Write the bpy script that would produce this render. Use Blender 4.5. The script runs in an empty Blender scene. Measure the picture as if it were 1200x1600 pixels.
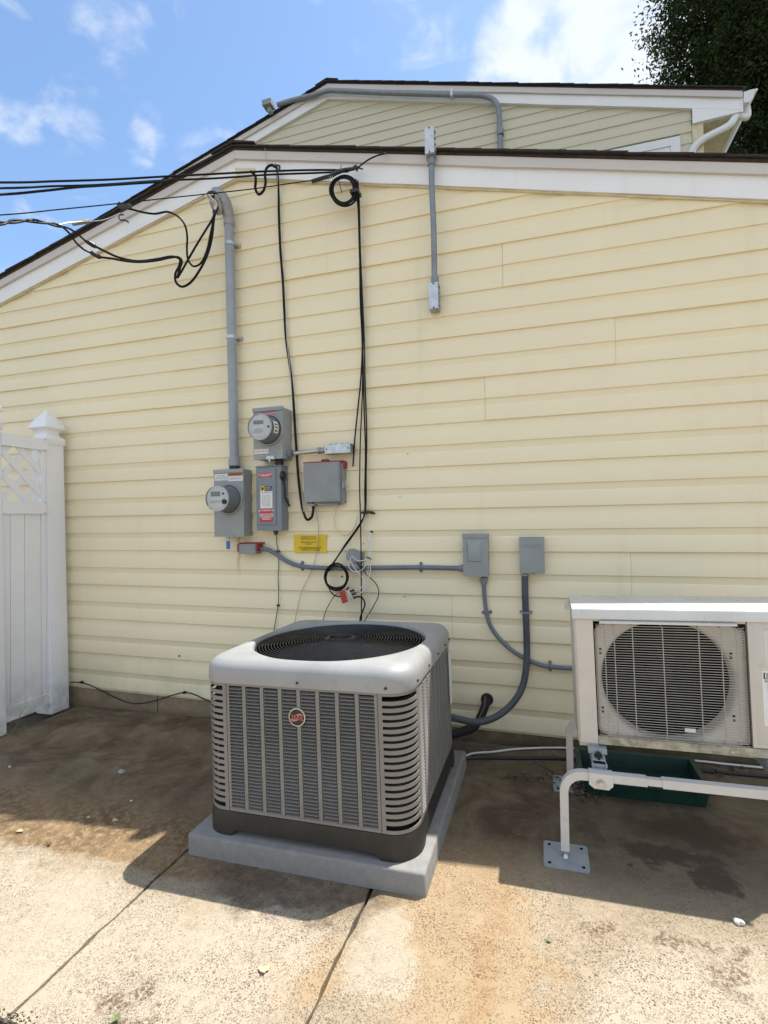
import bpy, bmesh, math, random
from mathutils import Vector, Matrix, noise
R = math.radians
random.seed(7)
SC = bpy.context.scene
COL = SC.collection

# ------------------------------------------------------------------ camera
CAMP = Vector((0.0, -2.7193, 1.0858))
YAW, PIT, ROL, FPX = 0.300634, 0.016192, -0.015385, 800.0
_f = Vector((-math.sin(YAW) * math.cos(PIT), math.cos(YAW) * math.cos(PIT), math.sin(PIT)))
_r0 = Vector((math.cos(YAW), math.sin(YAW), 0.0))
_u0 = _r0.cross(_f)
_r = _r0 * math.cos(ROL) + _u0 * math.sin(ROL)
_u = -_r0 * math.sin(ROL) + _u0 * math.cos(ROL)
cam = bpy.data.objects.new('camera', bpy.data.cameras.new('camera'))
COL.objects.link(cam)
cam.matrix_world = Matrix(((_r.x, _u.x, -_f.x, CAMP.x), (_r.y, _u.y, -_f.y, CAMP.y), (_r.z, _u.z, -_f.z, CAMP.z), (0, 0, 0, 1)))
cam.data.sensor_fit = 'HORIZONTAL'
cam.data.sensor_width = 36.0
cam.data.lens = 36.0 * FPX / 1200.0
cam.data.clip_start = 0.05
cam.data.clip_end = 600
SC.camera = cam

def ray(px, py):
    return _f + _r * ((px - 600.0) / FPX) + _u * ((800.0 - py) / FPX)
def P(px, py, y=0.0):
    """the point of the plane y = const (parallel to the house wall) seen at photo pixel px, py"""
    d = ray(px, py)
    return CAMP + d * ((y - CAMP.y) / d.y)
def PX(px, py, x):
    d = ray(px, py)
    return CAMP + d * ((x - CAMP.x) / d.x)
GA, GB = -0.0686, 0.02166          # the patio falls gently towards the left
def gz(x):
    return GA + GB * x
def G(px, py, h=0.0):
    d = ray(px, py)
    t = (GA + GB * CAMP.x + h - CAMP.z) / (d.z - GB * d.x)
    return CAMP + d * t
TILT = -math.atan(GB)              # things standing on the patio lean with it

# ------------------------------------------------------------------ light
SUNV = Vector((0.30, 0.320, 1.0)).normalized()
EL = math.asin(SUNV.z)
AZ = math.atan2(SUNV.x, SUNV.y)
world = bpy.data.worlds.new("World")
SC.world = world
world.use_nodes = True
wn = world.node_tree.nodes
wl = world.node_tree.links
wn.clear()
sun = bpy.data.objects.new('sun', bpy.data.lights.new('sun', 'SUN'))
COL.objects.link(sun)
sun.data.energy = 2.0
sun.data.angle = R(0.55)
sun.data.color = (1.0, 0.95, 0.87)
sun.rotation_euler = (-SUNV).to_track_quat('-Z', 'Y').to_euler()
sun.location = (4, 5, 15)

def build_sky(strength=0.15):
    def N(t, **k):
        n = wn.new(t)
        for a, b in k.items():
            setattr(n, a, b)
        return n
    def M(op, a, b=None, clamp=False):
        n = wn.new('ShaderNodeMath'); n.operation = op; n.use_clamp = clamp
        for i, v in enumerate((a, b)):
            if v is None: continue
            if isinstance(v, (int, float)): n.inputs[i].default_value = v
            else: wl.new(v, n.inputs[i])
        return n.outputs[0]
    sky = N('ShaderNodeTexSky', sky_type='NISHITA', sun_disc=False)
    sky.sun_elevation = EL
    sky.sun_rotation = AZ
    sky.air_density = 1.0
    sky.dust_density = 0.5
    sky.ozone_density = 1.5
    tc = N('ShaderNodeTexCoord')
    gen = tc.outputs['Generated']
    # soft warped noise = clouds
    mp = N('ShaderNodeMapping'); wl.new(gen, mp.inputs[0]); mp.inputs['Scale'].default_value = (1, 1, 1.6)
    n1 = N('ShaderNodeTexNoise'); wl.new(mp.outputs[0], n1.inputs['Vector'])
    n1.inputs['Scale'].default_value = 9.0; n1.inputs['Detail'].default_value = 10; n1.inputs['Roughness'].default_value = 0.55
    n1.inputs['Distortion'].default_value = 0.35
    n2 = N('ShaderNodeTexNoise'); wl.new(mp.outputs[0], n2.inputs['Vector'])
    n2.inputs['Scale'].default_value = 1.7; n2.inputs['Detail'].default_value = 4
    tot = None
    def blob(px, py, rad, amt):
        nonlocal tot
        d = ray(px, py).normalized()
        dp = N('ShaderNodeVectorMath', operation='DOT_PRODUCT')
        nrm = N('ShaderNodeVectorMath', operation='NORMALIZE'); wl.new(gen, nrm.inputs[0])
        wl.new(nrm.outputs[0], dp.inputs[0]); dp.inputs[1].default_value = d
        mr = N('ShaderNodeMapRange', interpolation_type='SMOOTHSTEP'); wl.new(dp.outputs['Value'], mr.inputs[0])
        mr.inputs[1].default_value = math.cos(rad * 1.15); mr.inputs[2].default_value = math.cos(rad * 0.15)
        mr.inputs[3].default_value = 0.0; mr.inputs[4].default_value = amt
        tot = mr.outputs[0] if tot is None else M('ADD', tot, mr.outputs[0])
    for b in [(172, 20, .065, .27), (105, 185, .06, .15), (140, 215, .04, .14), (215, 225, .035, .20), (20, 195, .035, .12), (48, 362, .045, .2), (0, 300, .04, .14),
              (950, 50, .20, .10), (1070, 60, .26, .12), (790, 62, .05, .17), (860, 30, .08, .10), (1000, 110, .12, .10), (250, 10, .04, .12), (1010, -80, .25, .1),
              (-330, 120, .2, .2), (1500, 100, .3, .3), (312, 255, .04, .10)]:
        blob(*b)
    # unseen clouds added outside the frame to raise the ambient light
    dpf = N('ShaderNodeVectorMath', operation='DOT_PRODUCT'); nrf = N('ShaderNodeVectorMath', operation='NORMALIZE'); wl.new(gen, nrf.inputs[0])
    wl.new(nrf.outputs[0], dpf.inputs[0]); dpf.inputs[1].default_value = ray(600, 300).normalized()
    away = N('ShaderNodeMapRange', interpolation_type='SMOOTHSTEP'); wl.new(dpf.outputs['Value'], away.inputs[0])
    away.inputs[1].default_value = .72; away.inputs[2].default_value = .30; away.inputs[3].default_value = 0; away.inputs[4].default_value = 1
    fill_cl = M('MULTIPLY', M('MULTIPLY', M('SUBTRACT', n2.outputs[0], 0.27), 1.7, True), away.outputs[0])
    n1c = M('ADD', M('MULTIPLY', M('SUBTRACT', n1.outputs[0], .5), 1.25), .48)
    dens = M('ADD', M('ADD', n1c, tot), fill_cl)
    mr = N('ShaderNodeMapRange', interpolation_type='SMOOTHSTEP'); wl.new(dens, mr.inputs[0])
    mr.inputs[1].default_value = 0.54; mr.inputs[2].default_value = 0.96
    mr.inputs[3].default_value = 0.0; mr.inputs[4].default_value = 0.92
    mix = N('ShaderNodeMix', data_type='RGBA')
    wl.new(mr.outputs[0], mix.inputs[0])
    tint = N('ShaderNodeMix', data_type='RGBA', blend_type='MULTIPLY'); tint.inputs[0].default_value = 1
    wl.new(sky.outputs[0], tint.inputs[6]); tint.inputs[7].default_value = SKYTINT
    wl.new(tint.outputs[2], mix.inputs[6])
    mix.inputs[7].default_value = CLOUD
    bg = N('ShaderNodeBackground'); bg.inputs[1].default_value = strength
    wl.new(mix.outputs[2], bg.inputs[0])
    out = N('ShaderNodeOutputWorld'); wl.new(bg.outputs[0], out.inputs[0])
SKYTINT = (0.86, 0.92, 0.93, 1)
CLOUD = (3.75, 3.95, 4.25, 1)
build_sky(0.071)
SC.view_settings.view_transform = 'Standard'
SC.view_settings.look = 'None'
SC.view_settings.gamma = 1
SC.view_settings.use_curve_mapping = False
SC.view_settings.exposure = 1.9
SC.render.engine = 'CYCLES'
SC.cycles.max_bounces = 6
SC.cycles.diffuse_bounces = 4
SC.cycles.use_denoising = True

# ------------------------------------------------------------------ materials
class NT:
    def __init__(s, name):
        s.m = bpy.data.materials.new(name); s.m.use_nodes = True
        s.n = s.m.node_tree.nodes; s.l = s.m.node_tree.links
        s.b = s.n['Principled BSDF']
        s.geo = None
    def pos(s):
        if s.geo is None:
            s.geo = s.n.new('ShaderNodeNewGeometry')
        return s.geo.outputs['Position']
    def put(s, v, sock):
        if isinstance(v, (int, float)): sock.default_value = v
        elif isinstance(v, tuple): sock.default_value = v if len(v) == len(sock.default_value) else (*v, 1)
        else: s.l.new(v, sock)
    def map(s, scale, loc=(0, 0, 0), rot=(0, 0, 0)):
        n = s.n.new('ShaderNodeMapping'); s.l.new(s.pos(), n.inputs[0])
        n.inputs['Scale'].default_value = scale; n.inputs['Location'].default_value = loc; n.inputs['Rotation'].default_value = rot
        return n.outputs[0]
    def noise(s, scale, detail=4, rough=.55, vec=None, dist=0):
        n = s.n.new('ShaderNodeTexNoise'); s.l.new(vec if vec is not None else s.pos(), n.inputs['Vector'])
        n.inputs['Scale'].default_value = scale; n.inputs['Detail'].default_value = detail
        n.inputs['Roughness'].default_value = rough; n.inputs['Distortion'].default_value = dist
        return n.outputs[0]
    def voro(s, scale, vec=None, out=0, feature='F1'):
        n = s.n.new('ShaderNodeTexVoronoi'); n.feature = feature
        s.l.new(vec if vec is not None else s.pos(), n.inputs['Vector'])
        n.inputs['Scale'].default_value = scale
        return n.outputs[out]
    def mr(s, v, a, b, c=0.0, d=1.0):
        n = s.n.new('ShaderNodeMapRange'); n.interpolation_type = 'SMOOTHSTEP'
        s.put(v, n.inputs[0])
        for i, x in enumerate((a, b, c, d)): n.inputs[i + 1].default_value = x
        return n.outputs[0]
    def math(s, op, a, b=0.0, clamp=False):
        n = s.n.new('ShaderNodeMath'); n.operation = op; n.use_clamp = clamp
        s.put(a, n.inputs[0]); s.put(b, n.inputs[1]); return n.outputs[0]
    def mix(s, f, a, b, blend='MIX'):
        n = s.n.new('ShaderNodeMix'); n.data_type = 'RGBA'; n.blend_type = blend
        s.put(f, n.inputs[0]); s.put(a, n.inputs[6]); s.put(b, n.inputs[7]); return n.outputs[2]
    def xyz(s):
        n = s.n.new('ShaderNodeSeparateXYZ'); s.l.new(s.pos(), n.inputs[0]); return n.outputs
    def bump(s, h, strength=.3, dist=.002, prev=None):
        n = s.n.new('ShaderNodeBump'); n.inputs['Strength'].default_value = strength; n.inputs['Distance'].default_value = dist
        s.put(h, n.inputs['Height'])
        if prev is not None: s.l.new(prev, n.inputs['Normal'])
        return n.outputs[0]
    def done(s, col, rough=.6, metal=0.0, normal=None, spec=None):
        s.put(col, s.b.inputs['Base Color']); s.put(rough, s.b.inputs['Roughness']); s.put(metal, s.b.inputs['Metallic'])
        if normal is not None: s.l.new(normal, s.b.inputs['Normal'])
        if spec is not None: s.b.inputs['Specular IOR Level'].default_value = spec
        return s.m
MATS = {}
def simple(name, col, rough=.5, metal=0.0, var=.12, nscale=14, bump=.15, dirt=0.0, dirtcol=(.12, .1, .07), spec=None):
    """painted or moulded surface: base colour, soft mottling, a little grime, fine relief"""
    if name in MATS: return MATS[name]
    t = NT(name)
    n = t.noise(nscale, 5, .6)
    c = t.mix(t.mr(n, .3, .7), tuple(max(0, x * (1 - var)) for x in col), tuple(min(1, x * (1 + var)) for x in col))
    if dirt:
        d = t.noise(nscale * 2.3, 8, .7)
        c = t.mix(t.mr(d, .56, .72, 0, dirt), c, dirtcol)
    fine = t.noise(260, 3, .6)
    rr = t.mr(t.noise(nscale * 1.7, 4), .3, .7, max(.05, rough - .08), min(1, rough + .1))
    MATS[name] = t.done(c, rr, metal, t.bump(fine, bump, .0006), spec)
    return MATS[name]

# ------------------------------------------------------------------ mesh helpers
WM = {}                                   # world matrix of every object made here
def _prop(o, label=None, cat=None, group=None, kind=None):
    if label: o['label'] = label
    if cat: o['category'] = cat
    if group: o['group'] = group
    if kind: o['kind'] = kind
def thing(name, label=None, cat=None, loc=(0, 0, 0), rot=(0, 0, 0), group=None, kind=None):
    o = bpy.data.objects.new(name, None); COL.objects.link(o)
    o.empty_display_size = .05
    o.location = loc; o.rotation_euler = rot
    WM[o.name] = Matrix.Translation(Vector(loc)) @ o.rotation_euler.to_matrix().to_4x4()
    _prop(o, label, cat, group, kind)
    return o
def finish(bm, smooth=None, bevel=0.0, seg=2):
    if bevel > 0:
        es = [e for e in bm.edges if len(e.link_faces) == 2 and e.calc_face_angle(0) > R(35)]
        bmesh.ops.bevel(bm, geom=es, offset=bevel, segments=seg, affect='EDGES', profile=.6, clamp_overlap=True)
    bmesh.ops.recalc_face_normals(bm, faces=bm.faces)
    if smooth is not None:
        for f in bm.faces: f.smooth = True
        for e in bm.edges:
            if len(e.link_faces) != 2 or e.calc_face_angle(0) > R(smooth): e.smooth = False
def part(name, bm, mat, parent=None, smooth=40, bevel=0.0, local=False, label=None, kind=None, cat=None, group=None, loc=None, seg=2):
    """one mesh object from a bmesh; world coordinates unless local; a top-level one gets its origin at loc or its base centre"""
    finish(bm, smooth, bevel, seg)
    me = bpy.data.meshes.new(name)
    if parent is None:
        if loc is None:
            xs = [v.co for v in bm.verts]
            loc = Vector(((min(v.x for v in xs) + max(v.x for v in xs)) / 2, (min(v.y for v in xs) + max(v.y for v in xs)) / 2, min(v.z for v in xs)))
        mw = Matrix.Translation(Vector(loc))
    else:
        mw = WM[parent.name]
    if not local:
        bm.transform(mw.inverted())
    bm.to_mesh(me); bm.free()
    for m in (mat if isinstance(mat, (list, tuple)) else [mat]): me.materials.append(m)
    o = bpy.data.objects.new(name, me); COL.objects.link(o)
    if parent is None: o.location = loc
    else: o.parent = parent
    WM[o.name] = mw
    _prop(o, label, cat, group, kind)
    return o
def dup(o, parent, off=(0, 0, 0), rotz=0.0):
    c = o.copy(); COL.objects.link(c); c.parent = parent; c.location = Vector(o.location) + Vector(off)
    if rotz: c.rotation_euler = (0, 0, rotz)
    WM[c.name] = WM[parent.name]
    return c
def B():
    return bmesh.new()
def box(bm, x0, x1, y0, y1, z0, z1, mi=0):
    vs = [bm.verts.new((x, y, z)) for x in (x0, x1) for y in (y0, y1) for z in (z0, z1)]
    for q in ((0, 1, 3, 2), (4, 6, 7, 5), (0, 4, 5, 1), (2, 3, 7, 6), (0, 2, 6, 4), (1, 5, 7, 3)):
        bm.faces.new([vs[i] for i in q]).material_index = mi
    return bm
def prism(bm, pts, a, b, axis='y', mi=0):
    """closed outline extruded along an axis. axis y: pts are (x,z); x: (y,z); z: (x,y)"""
    def mk(p, t):
        return {'y': (p[0], t, p[1]), 'x': (t, p[0], p[1]), 'z': (p[0], p[1], t)}[axis]
    A = [bm.verts.new(mk(p, a)) for p in pts]; C = [bm.verts.new(mk(p, b)) for p in pts]
    n = len(pts)
    bm.faces.new(A).material_index = mi; bm.faces.new(C[::-1]).material_index = mi
    for i in range(n):
        bm.faces.new((A[i], C[i], C[(i + 1) % n], A[(i + 1) % n])).material_index = mi
    return bm
def cyl(bm, p0, p1, r0, r1=None, seg=16, caps=True, mi=0):
    p0, p1 = Vector(p0), Vector(p1); r1 = r0 if r1 is None else r1
    d = (p1 - p0).normalized()
    a = d.orthogonal().normalized(); b = d.cross(a)
    A = []; C = []
    for i in range(seg):
        t = 2 * math.pi * i / seg; o = a * math.cos(t) + b * math.sin(t)
        A.append(bm.verts.new(p0 + o * r0)); C.append(bm.verts.new(p1 + o * r1))
    for i in range(seg):
        bm.faces.new((A[i], A[(i + 1) % seg], C[(i + 1) % seg], C[i])).material_index = mi
    if caps:
        bm.faces.new(A[::-1]).material_index = mi; bm.faces.new(C).material_index = mi
    return bm
def spline(pts, sub=6, closed=False):
    pts = [Vector(p) for p in pts]
    if sub <= 1 or len(pts) < 3: return pts
    out = []; n = len(pts)
    for i in range(n if closed else n - 1):
        p1, p2 = pts[i], pts[(i + 1) % n]
        p0 = pts[(i - 1) % n] if (closed or i > 0) else p1 * 2 - p2
        p3 = pts[(i + 2) % n] if (closed or i < n - 2) else p2 * 2 - p1
        # centripetal Catmull-Rom
        d1 = max((p1 - p0).length, 1e-6) ** .5; d2 = max((p2 - p1).length, 1e-6) ** .5; d3 = max((p3 - p2).length, 1e-6) ** .5
        m1 = ((p1 - p0) / d1 - (p2 - p0) / (d1 + d2) + (p2 - p1) / d2) * d2
        m2 = ((p2 - p1) / d2 - (p3 - p1) / (d2 + d3) + (p3 - p2) / d3) * d2
        for k in range(sub):
            t = k / sub; t2 = t * t; t3 = t2 * t
            out.append(p1 * (2 * t3 - 3 * t2 + 1) + m1 * (t3 - 2 * t2 + t) + p2 * (-2 * t3 + 3 * t2) + m2 * (t3 - t2))
    if not closed: out.append(pts[-1])
    return out
def tube(bm, pts, r, seg=8, sub=6, closed=False, square=False, mi=0, flat=1.0, up=None):
    q = spline(pts, sub, closed); n = len(q)
    if square: seg = 4
    rings = []; nrm = None
    for i in range(n):
        a = q[(i + 1) % n] if (closed or i < n - 1) else q[i]
        b = q[i - 1] if (closed or i > 0) else q[i]
        t = (a - b).normalized()
        if nrm is None:
            nrm = (Vector(up) - t * t.dot(Vector(up))).normalized() if up is not None else t.orthogonal().normalized()
        else:
            nrm = (nrm - t * nrm.dot(t))
            nrm = nrm.normalized() if nrm.length > 1e-6 else t.orthogonal().normalized()
        bn = t.cross(nrm)
        rr = r(i / (n - 1)) if callable(r) else r
        ring = []
        for k in range(seg):
            ang = 2 * math.pi * k / seg + (math.pi / 4 if square else 0)
            s = math.sqrt(2) if square else 1
            ring.append(bm.verts.new(q[i] + (nrm * math.cos(ang) * flat + bn * math.sin(ang)) * rr * s))
        rings.append(ring)
    for i in range(n if closed else n - 1):
        A = rings[i]; C = rings[(i + 1) % n]
        for k in range(seg):
            bm.faces.new((A[k], A[(k + 1) % seg], C[(k + 1) % seg], C[k])).material_index = mi
    if not closed:
        bm.faces.new(rings[0][::-1]).material_index = mi; bm.faces.new(rings[-1]).material_index = mi
    return bm
def loft(bm, rings, closed=True, cap0=True, cap1=True, mi=0):
    V = [[bm.verts.new(p) for p in r] for r in rings]
    n = len(rings[0])
    for A, C in zip(V, V[1:]):
        for k in range(n if closed else n - 1):
            bm.faces.new((A[k], A[(k + 1) % n], C[(k + 1) % n], C[k])).material_index = mi
    if cap0: bm.faces.new(V[0][::-1]).material_index = mi
    if cap1: bm.faces.new(V[-1]).material_index = mi
    return bm
def rrect(w, h, r, z, seg=6, cx=0, cy=0):
    """rounded rectangle ring in the xy plane"""
    out = []
    for sx, sy, a0 in ((1, 1, 0), (-1, 1, 90), (-1, -1, 180), (1, -1, 270)):
        for k in range(seg + 1):
            a = R(a0 + 90 * k / seg)
            out.append(Vector((cx + sx * (w / 2 - r) + r * math.cos(a), cy + sy * (h / 2 - r) + r * math.sin(a), z)))
    return out
def ball(bm, c, r, seg=10, scale=(1, 1, 1)):
    m = Matrix.Translation(Vector(c)) @ Matrix.Diagonal((*scale, 1))
    bmesh.ops.create_uvsphere(bm, u_segments=seg, v_segments=max(4, seg // 2 + 1), radius=r, matrix=m)
    return bm
def cut(bm, co, no):
    """remove what lies on the side the normal points to"""
    g = bm.verts[:] + bm.edges[:] + bm.faces[:]
    r = bmesh.ops.bisect_plane(bm, geom=g, plane_co=co, plane_no=no, clear_outer=True)
    es = [e for e in bm.edges if e.is_boundary]
    if es: bmesh.ops.holes_fill(bm, edges=es, sides=0)
    return bm
def lettering(txt, size, loc, parent, mat, spacing=1.0, lines=1.0, align='CENTER', rot=(math.pi / 2, 0, 0), name='lettering', sx=1.0, bold=0.0):
    cu = bpy.data.curves.new('t', 'FONT'); cu.body = txt; cu.size = size; cu.align_x = align; cu.align_y = 'CENTER'
    cu.space_line = lines; cu.space_character = spacing; cu.extrude = .0002; cu.offset = bold; cu.resolution_u = 2
    o = bpy.data.objects.new('t', cu); COL.objects.link(o)
    me = bpy.data.meshes.new_from_object(o.evaluated_get(bpy.context.evaluated_depsgraph_get()))
    bpy.data.objects.remove(o)
    bm = B(); bm.from_mesh(me); bpy.data.meshes.remove(me)
    from mathutils import Euler
    bm.transform(Matrix.Translation(Vector(loc)) @ Euler(rot).to_matrix().to_4x4() @ Matrix.Diagonal((sx, 1, 1, 1)))
    return part(name, bm, mat, parent, smooth=None)
# ------------------------------------------------------------------ named materials
def m_siding(name='vinyl_siding', col=(.84, .75, .53), stain=True):
    t = NT(name)
    x = t.xyz()
    n = t.noise(1.3, 5, .6)
    c = t.mix(t.mr(n, .35, .7), tuple(v * .965 for v in col), col)
    # faint vertical run marks and dust
    st = t.noise(1.0, 7, .65, t.map((9, 9, .7)))
    c = t.mix(t.mr(st, .55, .8, 0, .16), c, (.42, .37, .25))
    sp = t.noise(38, 5, .7)
    c = t.mix(t.mr(sp, .66, .78, 0, .22), c, (.34, .30, .22))
    if stain:
        # algae film and splashed dirt low on the wall
        low = t.mr(x[2], .02, .55, 1, 0)
        nn = t.noise(3.2, 7, .65)
        f = t.math('MULTIPLY', t.math('MULTIPLY', low, low), t.mr(nn, .35, .65, .25, .9))
        c = t.mix(t.math('MULTIPLY', f, .42), c, (.36, .36, .22))
        # rust run under the lower meter
        rx = t.math('ABSOLUTE', t.math('ADD', x[0], 1.765))
        rn = t.math('ADD', rx, t.math('MULTIPLY', t.math('SUBTRACT', t.noise(22, 3), .5), .02))
        run = t.math('MULTIPLY', t.mr(rn, .002, .02, 1, 0), t.math('MULTIPLY', t.mr(x[2], .72, .9, 0, 1), t.mr(x[2], 1.0, 1.01, 1, 0)))
        c = t.mix(t.math('MULTIPLY', run, .6), c, (.50, .25, .08))
    grain = t.noise(1, 6, .6, t.map((6, 60, 160)))
    nm = t.bump(grain, .18, .0012)
    wav = t.noise(1, 3, .5, t.map((1.6, 4, 9)))
    nm = t.bump(wav, .35, .006, nm)
    return t.done(c, t.mr(n, .3, .7, .42, .55), 0, nm, .35)
M_SID = m_siding()
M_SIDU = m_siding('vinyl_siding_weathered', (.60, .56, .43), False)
M_JCH = simple('channel_beige', (.62, .54, .36), .5)
def m_white(name, col=(.78, .79, .80), dirt=.25):
    t = NT(name)
    n = t.noise(2.5, 5, .6)
    c = t.mix(t.mr(n, .35, .7), tuple(v * .95 for v in col), col)
    s = t.noise(1, 7, .7, t.map((14, 14, 2.2)))
    c = t.mix(t.mr(s, .56, .78, 0, dirt), c, (.48, .46, .40))
    g = t.noise(45, 5, .7)
    c = t.mix(t.mr(g, .66, .8, 0, dirt), c, (.3, .29, .26))
    if name == 'fence_vinyl':
        lo = t.math('MULTIPLY', t.mr(t.xyz()[2], -.15, .25, 1, 0), t.mr(t.noise(9, 7, .7), .38, .62))
        c = t.mix(t.math('MULTIPLY', lo, .5), c, (.34, .33, .22))
    return t.done(c, t.mr(n, .3, .7, .35, .5), 0, t.bump(t.noise(1, 3, .5, t.map((5, 5, 5))), .4, .004), .4)
M_FAS = m_white('rake_aluminium', (.82, .83, .85), .2)
M_TRIM = m_white('rake_trim_metal', (.60, .565, .54), .3)
M_PVC = m_white('fence_vinyl', (.86, .87, .89), .12)
M_GUT = m_white('gutter_aluminium', (.74, .75, .76), .3)
def m_shingle():
    t = NT('asphalt_shingle')
    n = t.voro(320, None, 1)
    g = t.noise(420, 2)
    c = t.mix(t.mr(g, .35, .65), (.012, .011, .011), (.055, .05, .047))
    c = t.mix(t.mr(t.noise(5, 5), .4, .7), c, (.035, .026, .022), 'MIX')
    return t.done(c, .9, 0, t.bump(g, .8, .002))
M_SHI = m_shingle()
M_DECK = simple('roof_deck_edge', (.04, .024, .019), .8, var=.3)
M_SOF = simple('soffit_vinyl', (.60, .54, .42), .55, dirt=.2)
def m_block():
    t = NT('foundation_concrete')
    x = t.xyz()
    n = t.noise(5, 8, .65); f = t.noise(70, 6, .7)
    c = t.mix(t.mr(n, .3, .7), (.19, .145, .095), (.34, .26, .175))
    c = t.mix(t.mr(f, .5, .75, 0, .6), c, (.10, .08, .06))
    moss = t.math('MULTIPLY', t.mr(x[0], -1.2, .2), t.mr(t.noise(6, 6, .7), .3, .6, .3, 1))
    c = t.mix(t.math('MULTIPLY', moss, .8), c, (.075, .07, .028))
    low = t.math('MULTIPLY', t.mr(t.math('SUBTRACT', x[2], t.math('MULTIPLY', x[0], GB)), -.08, -.02, 1, 0), t.mr(n, .35, .6))
    c = t.mix(t.math('MULTIPLY', low, .7), c, (.05, .038, .028))
    return t.done(c, .92, 0, t.bump(t.math('ADD', f, n), .6, .006))
M_BLK = m_block()

def m_concrete():
    t = NT('broom_finished_concrete')
    x = t.xyz()
    big = t.noise(1.1, 6, .6); med = t.noise(5.5, 7, .65); fine = t.noise(60, 6, .7)
    warp = t.math('MULTIPLY', t.math('SUBTRACT', med, .5), .75)
    warp2 = t.math('MULTIPLY', t.math('SUBTRACT', t.noise(17, 5, .7), .5), .5)
    wv = t.n.new('ShaderNodeTexNoise'); t.l.new(t.pos(), wv.inputs['Vector']); wv.inputs['Scale'].default_value = 4.2; wv.inputs['Detail'].default_value = 7; wv.inputs['Roughness'].default_value = .68
    wc = t.n.new('ShaderNodeSeparateColor'); t.l.new(wv.outputs[1], wc.inputs[0])
    xw = t.math('ADD', x[0], t.math('MULTIPLY', t.math('SUBTRACT', wc.outputs[0], .5), .42))
    yw = t.math('ADD', x[1], t.math('MULTIPLY', t.math('SUBTRACT', wc.outputs[1], .5), .42))
    def blob(cx, cy, rx, ry, soft=.35, w=1.0):
        a = t.math('DIVIDE', t.math('SUBTRACT', xw, cx), rx); b = t.math('DIVIDE', t.math('SUBTRACT', yw, cy), ry)
        d = t.math('SQRT', t.math('ADD', t.math('MULTIPLY', a, a), t.math('MULTIPLY', b, b)))
        d = t.math('ADD', d, t.math('MULTIPLY', t.math('ADD', warp, warp2), w))
        return t.mr(d, 1 - soft, 1 + soft * .4, 1, 0)
    base = t.mix(t.mr(med, .32, .68), (.29, .23, .155), (.375, .305, .215))
    base = t.mix(t.mr(fine, .42, .62, 0, .55), base, (.42, .355, .26))
    # tan to rust coloured wash, right of the condenser pad
    tan = t.math('MAXIMUM', blob(-.20, -1.32, .24, .40), t.math('MAXIMUM', blob(-.33, -1.05, .30, .26), blob(-.08, -1.55, .12, .5)))
    tan = t.math('MAXIMUM', tan, blob(-.62, -1.50, .14, .12, .5))
    base = t.mix(t.math('MULTIPLY', tan, .65), base, (.385, .27, .15))
    rust = blob(-.155, -1.42, .055, .42, .7, .9)
    base = t.mix(t.math('MULTIPLY', rust, .42), base, (.33, .19, .09))
    # scoured pale areas
    pale = t.math('MAXIMUM', blob(-.83, -1.52, .24, .30, .3), t.math('MAXIMUM', blob(-1.7, -1.75, 1.1, .43, .14, .35), blob(-.45, -1.42, .09, .14, .4)))
    pale = t.math('MAXIMUM', pale, blob(.42, -1.75, .42, .62, .2, .5))
    base = t.mix(t.math('MULTIPLY', pale, .6), base, (.47, .41, .32))
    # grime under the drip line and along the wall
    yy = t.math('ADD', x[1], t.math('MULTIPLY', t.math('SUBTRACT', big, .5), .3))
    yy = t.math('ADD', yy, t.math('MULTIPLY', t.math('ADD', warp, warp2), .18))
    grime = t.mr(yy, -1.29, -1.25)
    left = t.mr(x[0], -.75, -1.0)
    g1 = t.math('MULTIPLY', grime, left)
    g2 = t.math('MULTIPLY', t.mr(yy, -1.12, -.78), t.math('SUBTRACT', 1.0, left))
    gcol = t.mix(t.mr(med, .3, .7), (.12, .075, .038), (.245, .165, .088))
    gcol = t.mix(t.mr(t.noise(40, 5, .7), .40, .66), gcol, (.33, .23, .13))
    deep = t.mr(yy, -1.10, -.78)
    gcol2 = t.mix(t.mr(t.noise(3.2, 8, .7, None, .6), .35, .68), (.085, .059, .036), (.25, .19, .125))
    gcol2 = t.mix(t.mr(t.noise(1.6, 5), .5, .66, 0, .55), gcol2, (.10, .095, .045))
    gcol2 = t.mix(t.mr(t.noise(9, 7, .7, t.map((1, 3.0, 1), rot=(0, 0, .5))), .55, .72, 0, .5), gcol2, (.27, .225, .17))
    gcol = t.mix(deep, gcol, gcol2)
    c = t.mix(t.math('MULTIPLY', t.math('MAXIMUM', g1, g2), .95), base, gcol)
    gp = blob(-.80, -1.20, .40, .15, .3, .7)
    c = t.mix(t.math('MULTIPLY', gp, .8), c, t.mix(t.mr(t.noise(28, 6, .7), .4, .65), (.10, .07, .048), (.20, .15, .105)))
    # wet and dark stains below the heat pump
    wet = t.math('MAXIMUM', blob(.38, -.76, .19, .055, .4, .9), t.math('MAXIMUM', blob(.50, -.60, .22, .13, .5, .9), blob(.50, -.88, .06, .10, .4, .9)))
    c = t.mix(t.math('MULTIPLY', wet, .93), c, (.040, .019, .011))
    sq = blob(.13, -.68, .035, .08, .3, .3)
    c = t.mix(t.math('MULTIPLY', sq, .7), c, (.06, .048, .035))
    grey = t.math('MULTIPLY', t.mr(x[0], -.15, .3), t.mr(yy, -1.2, -.95))
    c = t.mix(t.math('MULTIPLY', grey, .35), c, (.18, .15, .11))
    # lichen freckles: several sizes, clustered
    cl = t.mr(t.noise(3.1, 5, .6), .34, .60, .35, 1)
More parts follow.
